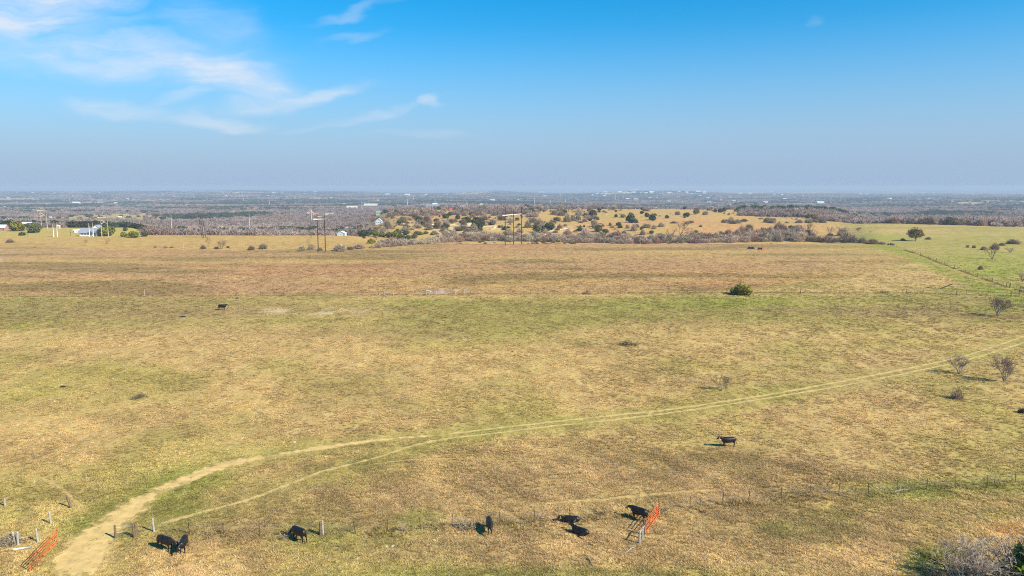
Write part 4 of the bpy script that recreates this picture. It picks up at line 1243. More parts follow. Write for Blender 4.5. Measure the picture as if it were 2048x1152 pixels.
def cow_mesh(name, poll, nose, lying=False, legs=(0, 0, 0, 0), tail=.0):
    """one continuous body; poll = top of the head, nose = muzzle end (x forward)"""
    mb = MB()
    dz = -.60 if lying else 0.0
    body = [(-1.0, 0, 1.12, .08, .10), (-.95, 0, 1.10, .19, .25), (-.80, 0, 1.06, .27, .35), (-.5, 0, 1.02, .32, .39), (-.1, 0, .97, .37, .42), (.25, 0, .96, .37, .43),
            (.55, 0, .99, .31, .41), (.75, 0, 1.02, .24, .35), (.90, 0, 1.03, .16, .24)]
    loft(mb, [(x, y, z + dz, a * (1.12 if lying else 1), b * (.95 if lying else 1)) for x, y, z, a, b in body], 16)
    poll = Vector(poll); nose = Vector(nose); nb = Vector((.62, 0, 1.10 + dz))
    m1 = nb.lerp(poll, .5)
    loft(mb, [(*nb, .20, .30), (*m1, .145, .22), (*(nb.lerp(poll, .88)), .11, .155), (*poll, .09, .12)], 12)
    hd = nose - poll
    loft(mb, [(*(poll - hd * .08), .07, .07), (*(poll + hd * .10), .125, .12), (*(poll + hd * .35), .12, .125), (*(poll + hd * .65), .085, .095), (*(poll + hd * .92), .078, .08), (*nose, .055, .05)], 12)
    side = hd.normalized().cross(Vector((0, 0, 1)))
    side = side.normalized() if side.length > .05 else Vector((0, 1, 0))
    tips = []
    for s in (-1, 1):
        e0 = poll + hd * .06 + side * s * .09; e1 = e0 + side * s * .12 - Vector((0, 0, .01)); e2 = e0 + side * s * .22 - Vector((0, 0, .05))
        loft(mb, [(*e0, .035, .03), (*e1, .05, .03), (*e2, .028, .022)], 8); tips.append(e1)
    if not lying:
        for s, k in ((-1, legs[0]), (1, legs[1])):
            loft(mb, [(.52, s * .17, .95, .13, .17), (.53, s * .19, .70, .095, .12), (.54 + k * .5, s * .19, .44, .06, .065), (.53 + k * .8, s * .19, .25, .048, .05), (.53 + k, s * .19, .10, .05, .05), (.56 + k, s * .19, .0, .065, .06)], 10)
        for s, k in ((-1, legs[2]), (1, legs[3])):
            loft(mb, [(-.72, s * .16, 1.0, .15, .24), (-.70 + k * .2, s * .19, .76, .12, .19), (-.82 + k * .6, s * .19, .54, .07, .085), (-.88 + k * .8, s * .19, .42, .055, .06), (-.83 + k, s * .19, .12, .05, .05), (-.80 + k, s * .19, .0, .065, .06)], 10)
    else:
        for s in (-1, 1):
            loft(mb, [(.45, s * .22, .42, .13, .16), (.80, s * .26, .20, .085, .09), (1.0, s * .27, .10, .06, .06), (.72, s * .30, .07, .05, .05), (.55, s * .30, .06, .055, .05)], 8)
        loft(mb, [(-.6, .2, .42, .16, .22), (-.35, .48, .26, .12, .13), (-.12, .62, .12, .075, .08), (-.45, .74, .08, .055, .055), (-.78, .82, .06, .055, .05)], 8)
        loft(mb, [(-.7, -.15, .42, .16, .22), (-.6, -.42, .22, .12, .13), (-.45, -.52, .10, .07, .08), (-.85, -.58, .07, .055, .055)], 8)
    tz = 1.22 + dz
    tl = [(-.98, 0, tz, .04, .04), (-1.08, tail * .3, tz - .12, .03, .03), (-1.10, tail * .6, max(.10, tz - .55), .025, .025), (-1.10, tail, max(.07, tz - .85), .045, .045)]
    if lying: tl = [(-.98, 0, tz, .04, .04), (-1.12, .05, .4, .03, .03), (-1.25, .2, .1, .03, .03), (-1.3, .45, .06, .045, .04)]
    loft(mb, tl, 6)
    tmp = bpy.data.objects.new("tmp", mb.mesh("tmp")); col_main.objects.link(tmp)
    rm = tmp.modifiers.new("r", 'REMESH'); rm.mode = 'VOXEL'; rm.voxel_size = .032
    sm = tmp.modifiers.new("s", 'SMOOTH'); sm.factor = .5; sm.iterations = 5
    dg = bpy.context.evaluated_depsgraph_get(); dg.update()
    me = bpy.data.meshes.new_from_object(tmp.evaluated_get(dg))
    bpy.data.objects.remove(tmp)
    me.name = name; me.materials.clear(); me.materials.append(M_COAT)
    me.polygons.foreach_set("use_smooth", [True] * len(me.polygons)); me.update()
    return me, tips


tagmesh = MB(); tagmesh.box((0, 0, 0), (.075, .03, .10)); TAGM = tagmesh.mesh("ear_tag", M_TAG)


def cow(px, py, heading, scale, label, pose, tags=True):
    loc, mpp = ground(px, py)
    me, tips = cow_mesh("cow_body", **pose)
    root = empty("cow", loc + Vector((0, 0, .03)), math.atan2(heading[1], heading[0]), scale)
    mobj("body", me, root)
    if tags:
        for t in tips[:1]:
            g = mobj("ear_tag", TAGM, root); g.location = t + Vector((.06, 0, -.03)); g.scale = (.95,) * 3
    tag(root, label, "cow", "black cattle in the pasture")
    return root


UP = dict(poll=(1.18, 0, 1.36), nose=(1.62, 0, 1.08))
LEVEL = dict(poll=(1.25, 0, 1.12), nose=(1.62, 0, .80))
DOWN = dict(poll=(1.22, .05, .68), nose=(1.38, .08, .20))
cow(332, 1100, (1, -.42), .93, "black cow with pale ear tags nosing a second cow near the wooden brace", dict(poll=(1.28, .05, .92), nose=(1.55, .05, .52), legs=(.06, -.05, -.05, .08)))
cow(368, 1103, (.22, -1), .90, "black cow facing the camera, head to head with the cow beside it", dict(poll=(1.15, -.20, 1.02), nose=(1.38, -.34, .62), legs=(.04, -.04, .05, -.08)))
cow(598, 1082, (-1.1, .80), .95, "black cow grazing behind a grey bush beside the double fence post", dict(DOWN, legs=(.10, -.06, -.10, .06)))
cow(979, 1064, (.16, -1), .90, "black cow facing the camera in the middle of the near fence line", dict(poll=(1.22, .0, 1.05), nose=(1.42, .05, .58), legs=(.05, -.03, 0, .05)))
cow(1277, 1040, (-.85, .78), .93, "black cow walking up to the red gate on the right", dict(LEVEL, legs=(.10, -.10, -.10, .10)))
cow(1456, 894, (-1, -.02), .93, "black cow standing alone in profile in the open pasture, facing left", dict(UP, legs=(.02, -.05, .0, .10)))
cow(445, 620, (1, .02), 1.06, "black cow far out on the left, facing right", dict(UP, legs=(.08, -.12, -.08, .14)))
cow(1141, 1045, (-1, .18), .86, "black cow lying down, the rear one of the resting pair", dict(poll=(1.12, .22, .78), nose=(1.45, .42, .46), lying=True))
cow(1160, 1069, (-.85, .62), .90, "black cow lying down in front of another resting cow", dict(poll=(1.15, -.10, .80), nose=(1.52, -.25, .55), lying=True), False)

# ------------------------------------------------------------------ fences and gates


def post_mesh(name, r, h, mat, n=8, taper=.9, cap=True):
    mb = MB(); mb.tube([(0, 0, -.15), (0, 0, h * .5), (.0, 0, h - .03), (0, 0, h)], [r, r * (1 + taper) / 2, r * taper, r * taper * .8], n, cap)
    return mb.mesh(name, mat)


def tpost_mesh(h):
    mb = MB(); mb.box((0, 0, h / 2 - .1), (.07, .016, h + .2)); mb.box((0, .033, h / 2 - .1), (.018, .05, h + .2))
    for k in range(7): mb.box((0, -.012, .2 + k * .16), (.02, .012, .03))
    return mb.mesh("steel_post", M_TPOST)


TP = tpost_mesh(1.28)
WP = post_mesh("wood_post", .11, 1.3, M_POST)
WPG = post_mesh("grey_wood_post", .10, 1.3, M_POSTG)
PP = post_mesh("pipe_post", .065, 1.45, M_PIPE)


def put(mesh, name, loc, parent, tilt=(0, 0), rz=None, s=1.0):
    o = mobj(name, mesh, parent)
    o.location = Vector(loc) - parent.location
    o.rotation_euler = (tilt[0], tilt[1], rr.uniform(-.3, .3) if rz is None else rz); o.scale = (1, 1, s)
    return o


def wires(parent, pts, heights, r=.007):
    for h in heights:
        mb = MB(); P = []
        for a, b in zip(pts[:-1], pts[1:]):
            a = Vector(a); b = Vector(b)
            for t in (0, .33, .66):
                q = a.lerp(b, t); P.append(q + Vector((0, 0, h - .05 * math.sin(t * math.pi) - .0)) - parent.location)
        P.append(Vector(pts[-1]) + Vector((0, 0, h)) - parent.location)
        mb.tube(P, r, 3, False)
        mb.build("wire", M_WIRE, parent)


def bar(parent, name, a, b, r, mat, n=6):
    mb = MB(); mb.tube([Vector(a) - parent.location, Vector(b) - parent.location], r, n)
    return mb.build(name, mat, parent, True)


def up(p, h):
    return Vector(p) + Vector((0, 0, h))


def fill(pts, step):
    """posts along a ground polyline at about that spacing"""
    P = np.array([list(p)[:2] for p in pts]); d = np.r_[0, np.cumsum(np.hypot(*np.diff(P, axis=0).T))]
    n = max(2, int(round(d[-1] / step)) + 1); t = np.linspace(0, d[-1], n)
    x, y = np.interp(t, d, P[:, 0]), np.interp(t, d, P[:, 1])
    return [Vector((a, b, h1(a, b))) for a, b in zip(x, y)]


G = lambda px, py: ground(px, py)[0]
# near fence, east of the track to the right gate
pts = [G(*p) for p in NEAR_PX[:13]]
f = empty("wire_fence", pts[0])
tag(f, "near wire fence from the wooden brace beside the track to the right gate", "fence")
b0, b1 = G(231, 1077), G(269, 1076)
put(WP, "wood_post", b0, f, (0, .03)); put(WP, "wood_post", b1, f, (0, -.04)); put(WP, "wood_post", G(272, 1075), f, (0, .02), s=1.04)
put(WPG, "wood_post", pts[0], f, (.02, -.03), s=1.05); put(WP, "wood_post", pts[4], f, (.02, .02), s=1.05); put(WPG, "wood_post", pts[4] + Vector((.22, .08, 0)), f, (-.03, -.02), s=1.08)
bar(f, "brace_rail", up(b0, 1.05), up(b1, 1.08), .05, M_POSTG); bar(f, "brace_wire", up(b0, .12), up(b1, 1.0), .012, M_WIRE); bar(f, "brace_wire", up(b0, 1.0), up(b1, .12), .012, M_WIRE)
for i, p in enumerate(pts):
    if i not in (0, 4): put(TP, "steel_post", p, f, (rr.gauss(0, .03), rr.gauss(0, .04)))
wires(f, [b0, b1] + pts, (.3, .6, .85, 1.1))
# east of the right gate
pts = [G(*p) for p in NEAR_PX[13:]]
f = empty("wire_fence", pts[0])
tag(f, "near wire fence running right from the far end of the right red gate", "fence")
put(WP, "wood_post", pts[0], f, (0, 0), s=1.05)
for p in pts[1:]: put(TP, "steel_post", p, f, (rr.gauss(0, .03), rr.gauss(0, .05)))
wires(f, pts, (.3, .6, .85, 1.1))
# short lane wing the right gate hangs on
wA, wB = G(1278.5, 1088), G(1288.7, 1071)
f = empty("gate_wing_fence", wA)
tag(f, "short wooden brace of weathered posts at the near end of the right red gate", "fence")
put(WPG, "wood_post", wA, f, (0, .01), s=.97); put(WP, "wood_post", wB, f, (0, -.02), s=1.05); put(WPG, "wood_post", wA.lerp(wB, .55), f, (0, .03), s=.9)
bar(f, "brace_rail", up(wA, 1.0), up(wB, 1.0), .05, M_POSTG); wires(f, [wA, wB], (.35, .65))
# west of the track
f = empty("wire_fence", G(75, 1085))
tag(f, "fence remnant of leaning grey posts at the left edge by the left red gate", "fence")
c0, c1 = G(36, 1090), G(76, 1085)
put(WPG, "wood_post", c0, f, (0, .05)); put(WPG, "wood_post", G(31, 1089), f, (.05, -.12), s=.95); put(WPG, "wood_post", c1, f, (0, -.07), s=1.02)
bar(f, "brace_rail", up(c0, .6), up(c1, .75), .035, M_POSTG); wires(f, [G(-60, 1092), c0, c1], (.4, .8))
for px, py, t, s in [(10, 1012, .02, .62), (142, 1016, -.26, 1.05), (102, 1049, -.06, .95)]:
    o = empty("lone_fence_post", G(px, py)); put(WPG if px != 142 else WP, "wood_post", o.location, o, (0, t), s=s)
    tag(o, {10: "short pale post at the left edge above the grey bush", 142: "dark leaning post at the left of the track", 102: "slim upright post between the leaning post and the left gate"}[px], "post")


def gate(A, B, h, label, bars=6):
    """tubular field gate standing on the ground line A-B"""
    A = Vector(A); B = Vector(B); o = empty("field_gate", A)
    u = (B - A); L = u.length; u.normalize()
    g = .14
    P = lambda t, z: A + u * (t * L) + Vector((0, 0, z))
    for t in (0.0, 1.0): bar(o, "stile", P(t, g), P(t, h), .038, M_REDGATE, 8)
    zs = np.linspace(g + .02, h - .02, bars)
    for k, z in enumerate(zs): bar(o, "rail", P(0, z), P(1, z), .034 if k in (0, bars - 1) else .027, M_REDGATE, 8)
    for t in (.27, .5, .73): bar(o, "upright", P(t, g) + Vector((.0, .0, 0)) + u.cross(Vector((0, 0, 1))) * .03, P(t, h) + u.cross(Vector((0, 0, 1))) * .03, .026, M_REDGATE, 6)
    tag(o, label, "gate")
    return o


gate(G(116, 1086), G(61, 1145), 1.38, "orange-red tubular gate swung open beside the dirt track at left")
gate(G(1291, 1067), G(1318.5, 1030), 1.35, "orange-red tubular gate standing in the near fence at right")
# fallen pale pole
a, b = G(26, 1101), G(64, 1096)
o = empty("fallen_pole", a); bar(o, "pole", up(a, .09), up(b, .09), .085, M_POLEP, 8); tag(o, "pale fallen pole lying in the grass behind the left red gate", "pole")
# dead branches on the grass
for i, (p0, p1, p2, m, lb) in enumerate([((1186, 1134), (1178, 1122), (1170, 1110), M_BARK, "dark dead branch lying below the resting cows"), ((1250, 1108), (1262, 1100), (1272, 1094), M_BARKP, "pale stick in the grass below the gate wing"),
                                         ((1142, 1044), (1147, 1037), (1150, 1034), M_BARKP, "pale stick beside the rear resting cow"), ((1775, 988), (1800, 983), (1830, 978), M_BARKP, "fallen pale branch under the fence at right"),
                                         ((2000, 1075), (1990, 1078), (1978, 1084), M_BARKP, "pale dead branch by the earth bank at lower right")]):
    q = [up(G(*p), .06 + .1 * (k == 1)) for k, p in enumerate((p0, p1, p2))]
    o = empty("dead_branch", q[0]); mb = MB(); mb.tube([v - q[0] for v in q], [.06, .045, .02], 6)
    d = (q[2] - q[0]); sd = Vector((-d.y, d.x, 0)).normalized()
    mb.tube([q[1] - q[0], q[1] - q[0] + d * .25 + sd * d.length * .22 + Vector((0, 0, .1))], [.03, .01], 5); mb.tube([(q[1] - q[0]) * .6, (q[1] - q[0]) * .6 + d * .2 - sd * d.length * .2 + Vector((0, 0, .08))], [.03, .01], 5)
    mb.build("branch", m, o); tag(o, lb, "branch")

# middle fence with its galvanised gateway
f = empty("wire_fence", G(430, 592)); tag(f, "long thin wire fence across the pasture, left of the galvanised gateway", "fence")
left = fill([G(*p) for p in [(-60, 594), (150, 593), (430, 592), (700, 591), (757, 591)]], 7)
for p in left: put(TP, "steel_post", p, f, (rr.gauss(0, .03), rr.gauss(0, .04)), s=1.05)
put(WPG, "wood_post", G(289, 592), f, (0, .02), s=1.45)
wires(f, left, (.35, .75, 1.1))
f = empty("wire_fence", G(1400, 586)); tag(f, "long thin wire fence across the pasture, right of the galvanised gateway", "fence")
right = fill([G(*p) for p in [(941, 588), (1150, 587), (1400, 586), (1600, 586), (1800, 586), (1915, 589), (2020, 592)]], 6)
for p in right: put(TP, "steel_post", p, f, (rr.gauss(0, .03), rr.gauss(0, .04)), s=1.05)
for px, py, t, s in [(1390, 587, 0, 1.25), (1601, 587, .02, 1.05), (1813, 587, -.12, 1.2), (1160 + 14, 586, 0, 1.2), (1913, 590, 0, 1.0)]: put(WP, "wood_post", G(px, py), f, (0, t), s=s)
wires(f, right, (.35, .75, 1.1))
f = empty("pipe_gateway", G(855, 591)); tag(f, "galvanised pipe gateway with braced ends in the middle fence", "fence")
PX = lambda px: G(px, 591.5 - (px - 757) * .02)
q = {k: PX(k) for k in (757, 769.5, 787, 834, 853, 870, 873, 911, 928.5, 941)}
for k in (769.5, 787, 834, 853, 870, 873, 911, 928.5): put(PP, "pipe_post", q[k], f, (0, 0), s=.95 if k != 834 else .85)
for a, b, za, zb in [(757, 769.5, .1, 1.1), (769.5, 787, 1.05, 1.05), (853, 870, 1.25, 1.25), (911, 928.5, 1.2, 1.2), (928.5, 941, 1.2, .35)]:
    bar(f, "brace_rail", up(q[a], za), up(q[b], zb), .055, M_PIPE)
bar(f, "brace_foot", up(q[941], 0), up(q[941], .4), .05, M_PIPE)
mb = MB(); c = q[853].lerp(q[870], .5) - f.location; mb.box((c.x, c.y - .03, c.z + .92), (.30, .02, .22)); mb.build("sign", M_TAG, f)
wires(f, [q[787], q[834], q[853], q[870]], (.35, .75, 1.1)); wires(f, [q[911], q[928.5]], (.35, .75))
o = empty("field_gate", q[873]); tag(o, "silver tubular gate closed in the galvanised gateway", "gate")
for z in np.linspace(.2, 1.35, 6): bar(o, "rail", up(q[873], z), up(q[911], z), .028, M_PIPE)
for t in (0.02, .33, .66, .98): bar(o, "upright", up(q[873].lerp(q[911], t), .2), up(q[873].lerp(q[911], t), 1.35), .028, M_PIPE)
# diagonal fence on the right
pts = [G(*p) for p in DIAG_PX]
dp = fill(pts, 4.6)
f = empty("wire_fence", pts[3]); tag(f, "diagonal fence of dark posts along the bright green strip at right", "fence")
for i, p in enumerate(dp): put(WP if i % 3 == 0 else TP, "wood_post" if i % 3 == 0 else "steel_post", p, f, (rr.gauss(0, .04), rr.gauss(0, .05)), s=rr.uniform(.95, 1.15))
wires(f, dp, (.3, .6, .9, 1.15))
for px, py in [(1766, 491), (1770, 491.5), (1778, 493), (1790, 496), (1795, 497)]: put(PP, "pipe_post", G(px, py), f, (0, 0), s=1.3)
for pa, pb in [((2013, 573), (2020, 575)), ((2040, 583), (2052, 586))]:
    a, b = G(*pa), G(*pb)
    for p in (a, b): put(WP, "wood_post", p, f, (0, 0), s=1.2)
    bar(f, "brace_rail", up(a, 1.4), up(b, 1.4), .06, M_POST)
f = empty("wood_rail_fence", G(2022, 594)); tag(f, "dark wooden rail brace at the right end of the middle fence", "fence")
c = [G(2022, 594), G(2038, 594), G(2058, 594.5), G(2078, 595)]
for p in c: put(WP, "wood_post", p, f, (0, 0), s=1.3)
for a, b in zip(c[:-1], c[1:]):
    bar(f, "rail", up(a, 1.35), up(b, 1.35), .055, M_POST); bar(f, "rail", up(a, .35), up(b, .35), .045, M_POST)
# fence along the crest with pale brace ends
for (pa, pb, lb) in [((367, 497.5), (372, 497.5), "white H-shaped fence brace by the brush row on the left"), ((914, 485), (921, 484.5), "white H-shaped fence brace at the crest left of the three-pole structure"), ((464, 502), (470, 502), "small pale fence brace right of the bare trees in the brush row"), ((2, 524), (2.8, 524), "white post at the left edge of the brown field")]:
    a, b = G(*pa), G(*pb); o = empty("fence_brace", a)
    hh = 2.2 if pa[0] > 300 and pa[0] != 464 else (1.2 if pa[0] == 464 else 2.0)
    put(PP, "pipe_post", a, o, (0, 0), s=hh / 1.45); put(PP, "pipe_post", b, o, (0, 0), s=hh / 1.45); bar(o, "brace_rail", up(a, hh * .55), up(b, hh * .55), .07, M_PIPE)
    if pa[0] == 914: bar(o, "brace_rail", up(a, hh * .5), up(G(908, 485.5), .1), .07, M_PIPE)
    tag(o, lb, "fence brace")

# low feeders far out on the brown field
for px, py, w, m, lb in [(1502, 498, 14, M_FEED, "low dark stock feeder far out on the brown field"), (1520, 499, 9, M_REDGATE, "small red-ended stock feeder beside the dark one")]:
    loc, mpp = ground(px, py); W = w * mpp; o = empty("stock_feeder", loc)
    mb = MB(); mb.add([(-W / 2, -.7, .0), (W / 2, -.7, 0), (W / 2, .7, 0), (-W / 2, .7, 0), (-W * .36, -.5, 1.0), (W * .36, -.5, 1.0), (W * .36, .5, 1.0), (-W * .36, .5, 1.0)], [(0, 1, 5, 4), (1, 2, 6, 5), (2, 3, 7, 6), (3, 0, 4, 7), (4, 5, 6, 7)])
    mb.build("tub", M_FEED, o)
    mb = MB(); mb.tube([(-W * .38, -.55, 1.02), (W * .38, -.55, 1.02), (W * .38, .55, 1.02), (-W * .38, .55, 1.02), (-W * .38, -.55, 1.02)], .06, 5); mb.build("rim", M_FEED if m is M_FEED else m, o)
    if m is M_REDGATE:
        mb = MB(); mb.box((W * .55, -.2, .45), (W * .5, 1.5, .9)); mb.box((W * .55, -.2, .93), (W * .56, 1.6, .06)); mb.build("end_panel", m, o)
    tag(o, lb, "feeder")
# dark lump in the grass near the far cow
for px, py, s, lb in [(366, 634, .55, "dark dung heap left of the far black cow"), (474, 597, .45, "dark dung heap beyond the far black cow"), (125, 774, .4, "small dark lump alone in the left of the pasture")]:
    loc, _ = ground(px, py); mb = MB()
    n = 10; V = [(0, 0, .55 * s)]; F = []
    for ring, (r_, z_) in enumerate([(.5, .48), (.9, .22), (1.05, -.05)]):
        for k in range(n):
            a = 2 * math.pi * k / n; q_ = s * r_ * rr.uniform(.85, 1.15); V.append((1.3 * q_ * math.cos(a), q_ * math.sin(a), z_ * s))
    for k in range(n): F.append((0, 1 + k, 1 + (k + 1) % n))
    for ring in range(2):
        for k in range(n): F.append((1 + ring * n + k, 1 + (ring + 1) * n + k, 1 + (ring + 1) * n + (k + 1) % n, 1 + ring * n + (k + 1) % n))
    mb.add(V, F); o = mb.build("dung_heap", M_FEED, None, True); o.location = loc; tag(o, lb, "heap")
# scattered pale stones in the grass
stone = MB()
for k in range(8):
    a = 2 * math.pi * k / 8; stone.v.append((.5 * math.cos(a) * (1 + .25 * math.sin(3 * a)), .36 * math.sin(a) * (1 + .2 * math.cos(2 * a)), -.05))
for k in range(8):
    a = 2 * math.pi * k / 8; stone.v.append((.38 * math.cos(a) * (1 + .2 * math.sin(3 * a)), .26 * math.sin(a), .16 + .05 * math.sin(2 * a)))
stone.f = [(k, (k + 1) % 8, 8 + (k + 1) % 8, 8 + k) for k in range(8)] + [tuple(range(8, 16))]
STONE = stone.mesh("stone", M_LIME)
for k in range(46):
    if k < 16: px, py = 2000 + rr.gauss(0, 26), 1030 + rr.gauss(0, 9)
    else: px, py = rr.uniform(60, 2000), rr.uniform(640, 1140)
    o = mobj("stone", STONE); o.location = G(px, py); s = rr.uniform(.18, .5); o.scale = (s, s, s); o.rotation_euler = (0, 0, rr.uniform(0, 6.28))
    tag(o, "small pale limestone in the grassy patch by the earth bank" if k < 16 else "small pale stone in the " + ("far" if py < 800 else "middle" if py < 960 else "near") + " grass " + ("left of the gateway" if px < 760 else "in the centre" if px < 1300 else "on the right"), "stone", "stones by the earth bank" if k < 16 else "stones scattered in the pasture")

# ------------------------------------------------------------------ power lines


def pole(o, name, base, h, r, mat, lean=(0, 0)):
    mb = MB(); b = Vector(base) - o.location
    mb.tube([b - Vector((0, 0, .5)), b + Vector((lean[0] * .5, lean[1] * .5, h * .5)), b + Vector((lean[0], lean[1], h))], [r, r * .85, r * .66], 8)
    return mb.build(name, mat, o, True)


def insul(o, p, l=1.3):
    mb = MB(); q = Vector(p) - o.location
    mb.tube([q, q - Vector((0, 0, l))], .035, 5)
    for k in range(5):
        z = .25 + k * (l - .35) / 5
        mb.tube([q - Vector((0, 0, z)), q - Vector((0, 0, z + .07)), q - Vector((0, 0, z + .1))], [.05, .15, .06], 8)
    return mb.build("insulator", M_INS, o, True)


# two-pole H-frame left of centre
mpp = ground(644, 503)[1]; C0 = G(644, 503); hA = 71 * mpp * 1.02
A, B = [Vector((C0.x + d_ * mpp, C0.y, h1(C0.x + d_ * mpp, C0.y))) for d_ in (-7.2, 7.2)]
o = empty("h_frame_pole", A.lerp(B, .5)); tag(o, "brown two-pole H-frame power structure in the brush row", "utility pole")
pole(o, "pole", A, hA, .26, M_POLE); pole(o, "pole", B, hA, .26, M_POLE)
u = (B - A).normalized(); arm = hA * .885
L0, L1 = A - u * (7.5 * mpp), B + u * (8.5 * mpp)
bar(o, "crossarm", up(L0, arm - (L0.z - A.z)), up(L1, arm - (L1.z - A.z)), .30, M_ARM, 6); bar(o, "top_tie", up(A, hA - .6), up(B, hA - .6), .12, M_ARM, 6)
for p in (L0 + u * .4, A.lerp(B, .5), L1 - u * .4): insul(o, Vector((p.x, p.y, A.z + arm)), 1.7)
H1 = [Vector((p.x, p.y, A.z + arm - 1.7)) for p in (L0, A.lerp(B, .5), L1)]
# three-pole structure in the middle
A, C_, B = G(1010.5, 490.5), G(1027, 489.3), G(1043, 488); mpp = ground(1027, 489)[1]
o = empty("three_pole_structure", C_); tag(o, "tall dark three-pole power structure with one pale crossarm on the crest", "utility pole")
pole(o, "pole", A, 76 * mpp, .27, M_POLE); pole(o, "pole", C_, 66 * mpp, .24, M_POLE); pole(o, "pole", B, 74 * mpp, .26, M_POLE)
u = (B - A).normalized(); zc_ = C_.z + 58.5 * mpp
L0, L1 = A - u * (8 * mpp), B - u * (1 * mpp)
bar(o, "crossarm", (L0.x, L0.y, zc_), (L1.x, L1.y, zc_ + .5), .30, M_ARM, 6)
bar(o, "tie", (A.x, A.y, zc_ - 9 * mpp), (B.x, B.y, zc_ - 8.5 * mpp), .05, M_WIRE, 5)
for p in (L0 + u * .5, A.lerp(C_, .5), B): insul(o, (p.x, p.y, zc_), 1.8)
bar(o, "guy_wire", (C_.x, C_.y, zc_ - 14 * mpp), G(1012, 494), .02, M_WIRE, 4)
H2 = [Vector((p.x, p.y, zc_ - 1.8)) for p in (L0, C_, B)]
# three leaning slim poles on the yellow field
A3 = [G(404.5, 476), G(407.8, 476), G(411.8, 475)]; mpp = ground(408, 475)[1]
o = empty("leaning_pole_group", A3[1]); tag(o, "three slim dark leaning poles in a row on the yellow field", "utility pole")
for p in A3: pole(o, "pole", p, 44.5 * mpp, .24, M_POLE, (-4.6 * mpp, 0))
bar(o, "tie", up(A3[0], 41 * mpp) - Vector((4.3 * mpp, 0, 0)), up(A3[2], 41 * mpp) - Vector((4.3 * mpp, 0, 0)), .06, M_WIRE, 5)
H0 = [up(p, 42 * mpp) - Vector((4.3 * mpp, 0, 0)) for p in A3]
# the next structure stands just outside the frame on the right; its pole shadows lie across the strip
sdir = Vector((-math.sin(SUN_AZ), -math.cos(SUN_AZ), 0)); hp = 20.0; ln = hp / math.tan(SUN_EL)
tips = [G(1876, 566), G(1868, 571), G(1850, 575)]
bs = []
for t in tips:
    p = t - sdir * ln; bs.append(Vector((p.x, p.y, h1(p.x, p.y))))
o = empty("three_pole_structure", bs[1]); tag(o, "dark three-pole power structure whose long shadows cross the green strip at right", "utility pole")
for p in bs: pole(o, "pole", p, hp, .34, M_POLE)
bar(o, "crossarm", up(bs[0], 17), up(bs[2], 17), .18, M_ARM, 6)
H3 = [up(p, 15.2) for p in bs]
for p in bs: insul(o, up(p, 17), 1.8)


def sag(a, b, s, n=14):
    return [a.lerp(b, k / n) - Vector((0, 0, s * 4 * (k / n) * (1 - k / n))) for k in range(n + 1)]


for k in range(3):
    for nm, (a, b) in (("from the three leaning poles to the H-frame", (H0[k], H1[k])), ("from the H-frame to the three-pole structure", (H1[k], H2[k])), ("from the three-pole structure away to the right", (H2[k], H3[k]))):
        mb = MB(); P = sag(a, b, 4.0); mb.tube([p - P[0] for p in P], .016, 3, False)
        w = mb.build("power_line_wire", M_WIRE); w.location = P[0]; tag(w, "thin power wire strung " + nm, "wire", "power wires " + nm)

# pale utility structures at far left
for xs_, py, top, arm_py, lb, m in [((107.5, 115), 474, 447, 456, "pair of white poles with a crossarm at far left", M_POLEP), ((179.5, 187), 474, 446, 454, "pair of white poles standing before the white farmhouse", M_POLEP)]:
    A, B = G(xs_[0], py), G(xs_[1], py); mpp = ground(xs_[0], py)[1]; o = empty("h_frame_pole", A.lerp(B, .5)); tag(o, lb, "utility pole")
    for p in (A, B): pole(o, "pole", p, (py - top) * mpp, .27, m)
    u = (B - A).normalized(); bar(o, "crossarm", up(A - u * (1.5 * mpp), (py - arm_py) * mpp), up(B + u * (3 * mpp), (py - arm_py) * mpp), .10, m, 5)
for xs_, py, top, lb in [((83.5, 95), 458, 417, "X-braced H-frame tower left of the white poles"), ((204, 217), 474, 431, "X-braced H-frame tower at the right corner of the farmhouse")]:
    A = G(xs_[0], py); mpp = ground(xs_[0], py)[1]; xb_ = A.x + (xs_[1] - xs_[0]) * mpp; B = Vector((xb_, A.y, h1(xb_, A.y))); h_ = (py - top) * mpp; o = empty("h_frame_tower", A.lerp(B, .5)); tag(o, lb, "utility pole")
    for p in (A, B): pole(o, "pole", p, h_, .24, M_POSTG)
    u = (B - A).normalized()
    bar(o, "crossarm", up(A - u * (6 * mpp), h_ * .885), up(B + u * (8 * mpp), h_ * .885), .22, M_ARM, 5); bar(o, "top_tie", up(A, h_ * .98), up(B, h_ * .98), .12, M_ARM, 5)
    for a_, b_ in ((.80, .60), (.60, .80)): bar(o, "cross_brace", up(A, h_ * a_), up(B, h_ * b_), .13, M_ARM, 5)
    for p in (A - u * (5 * mpp), A.lerp(B, .5), B + u * (7 * mpp)): insul(o, up(p, h_ * .885), 1.8)
mono = [(344.5, 468, 427, "grey monopole in the woods right of the farmhouse"), (500, 462, 425, "grey monopole at the top of the yellow field"), (495, 468, 457, "short white pole at the top of the yellow field"), (56, 473, 455, "dark short pole below the broad green trees at far left"), (141, 472, 458, "dark short pole in front of the farmhouse drive"),
        (623.5, 447, 410, "white monopole in front of the orange roofed house"), (724, 423, 397, "tall grey monopole left of the cream building"), (850, 470, 455, "short brown pole in the green cedar row"), (894.5, 470, 459, "short brown pole by the pale rock")]
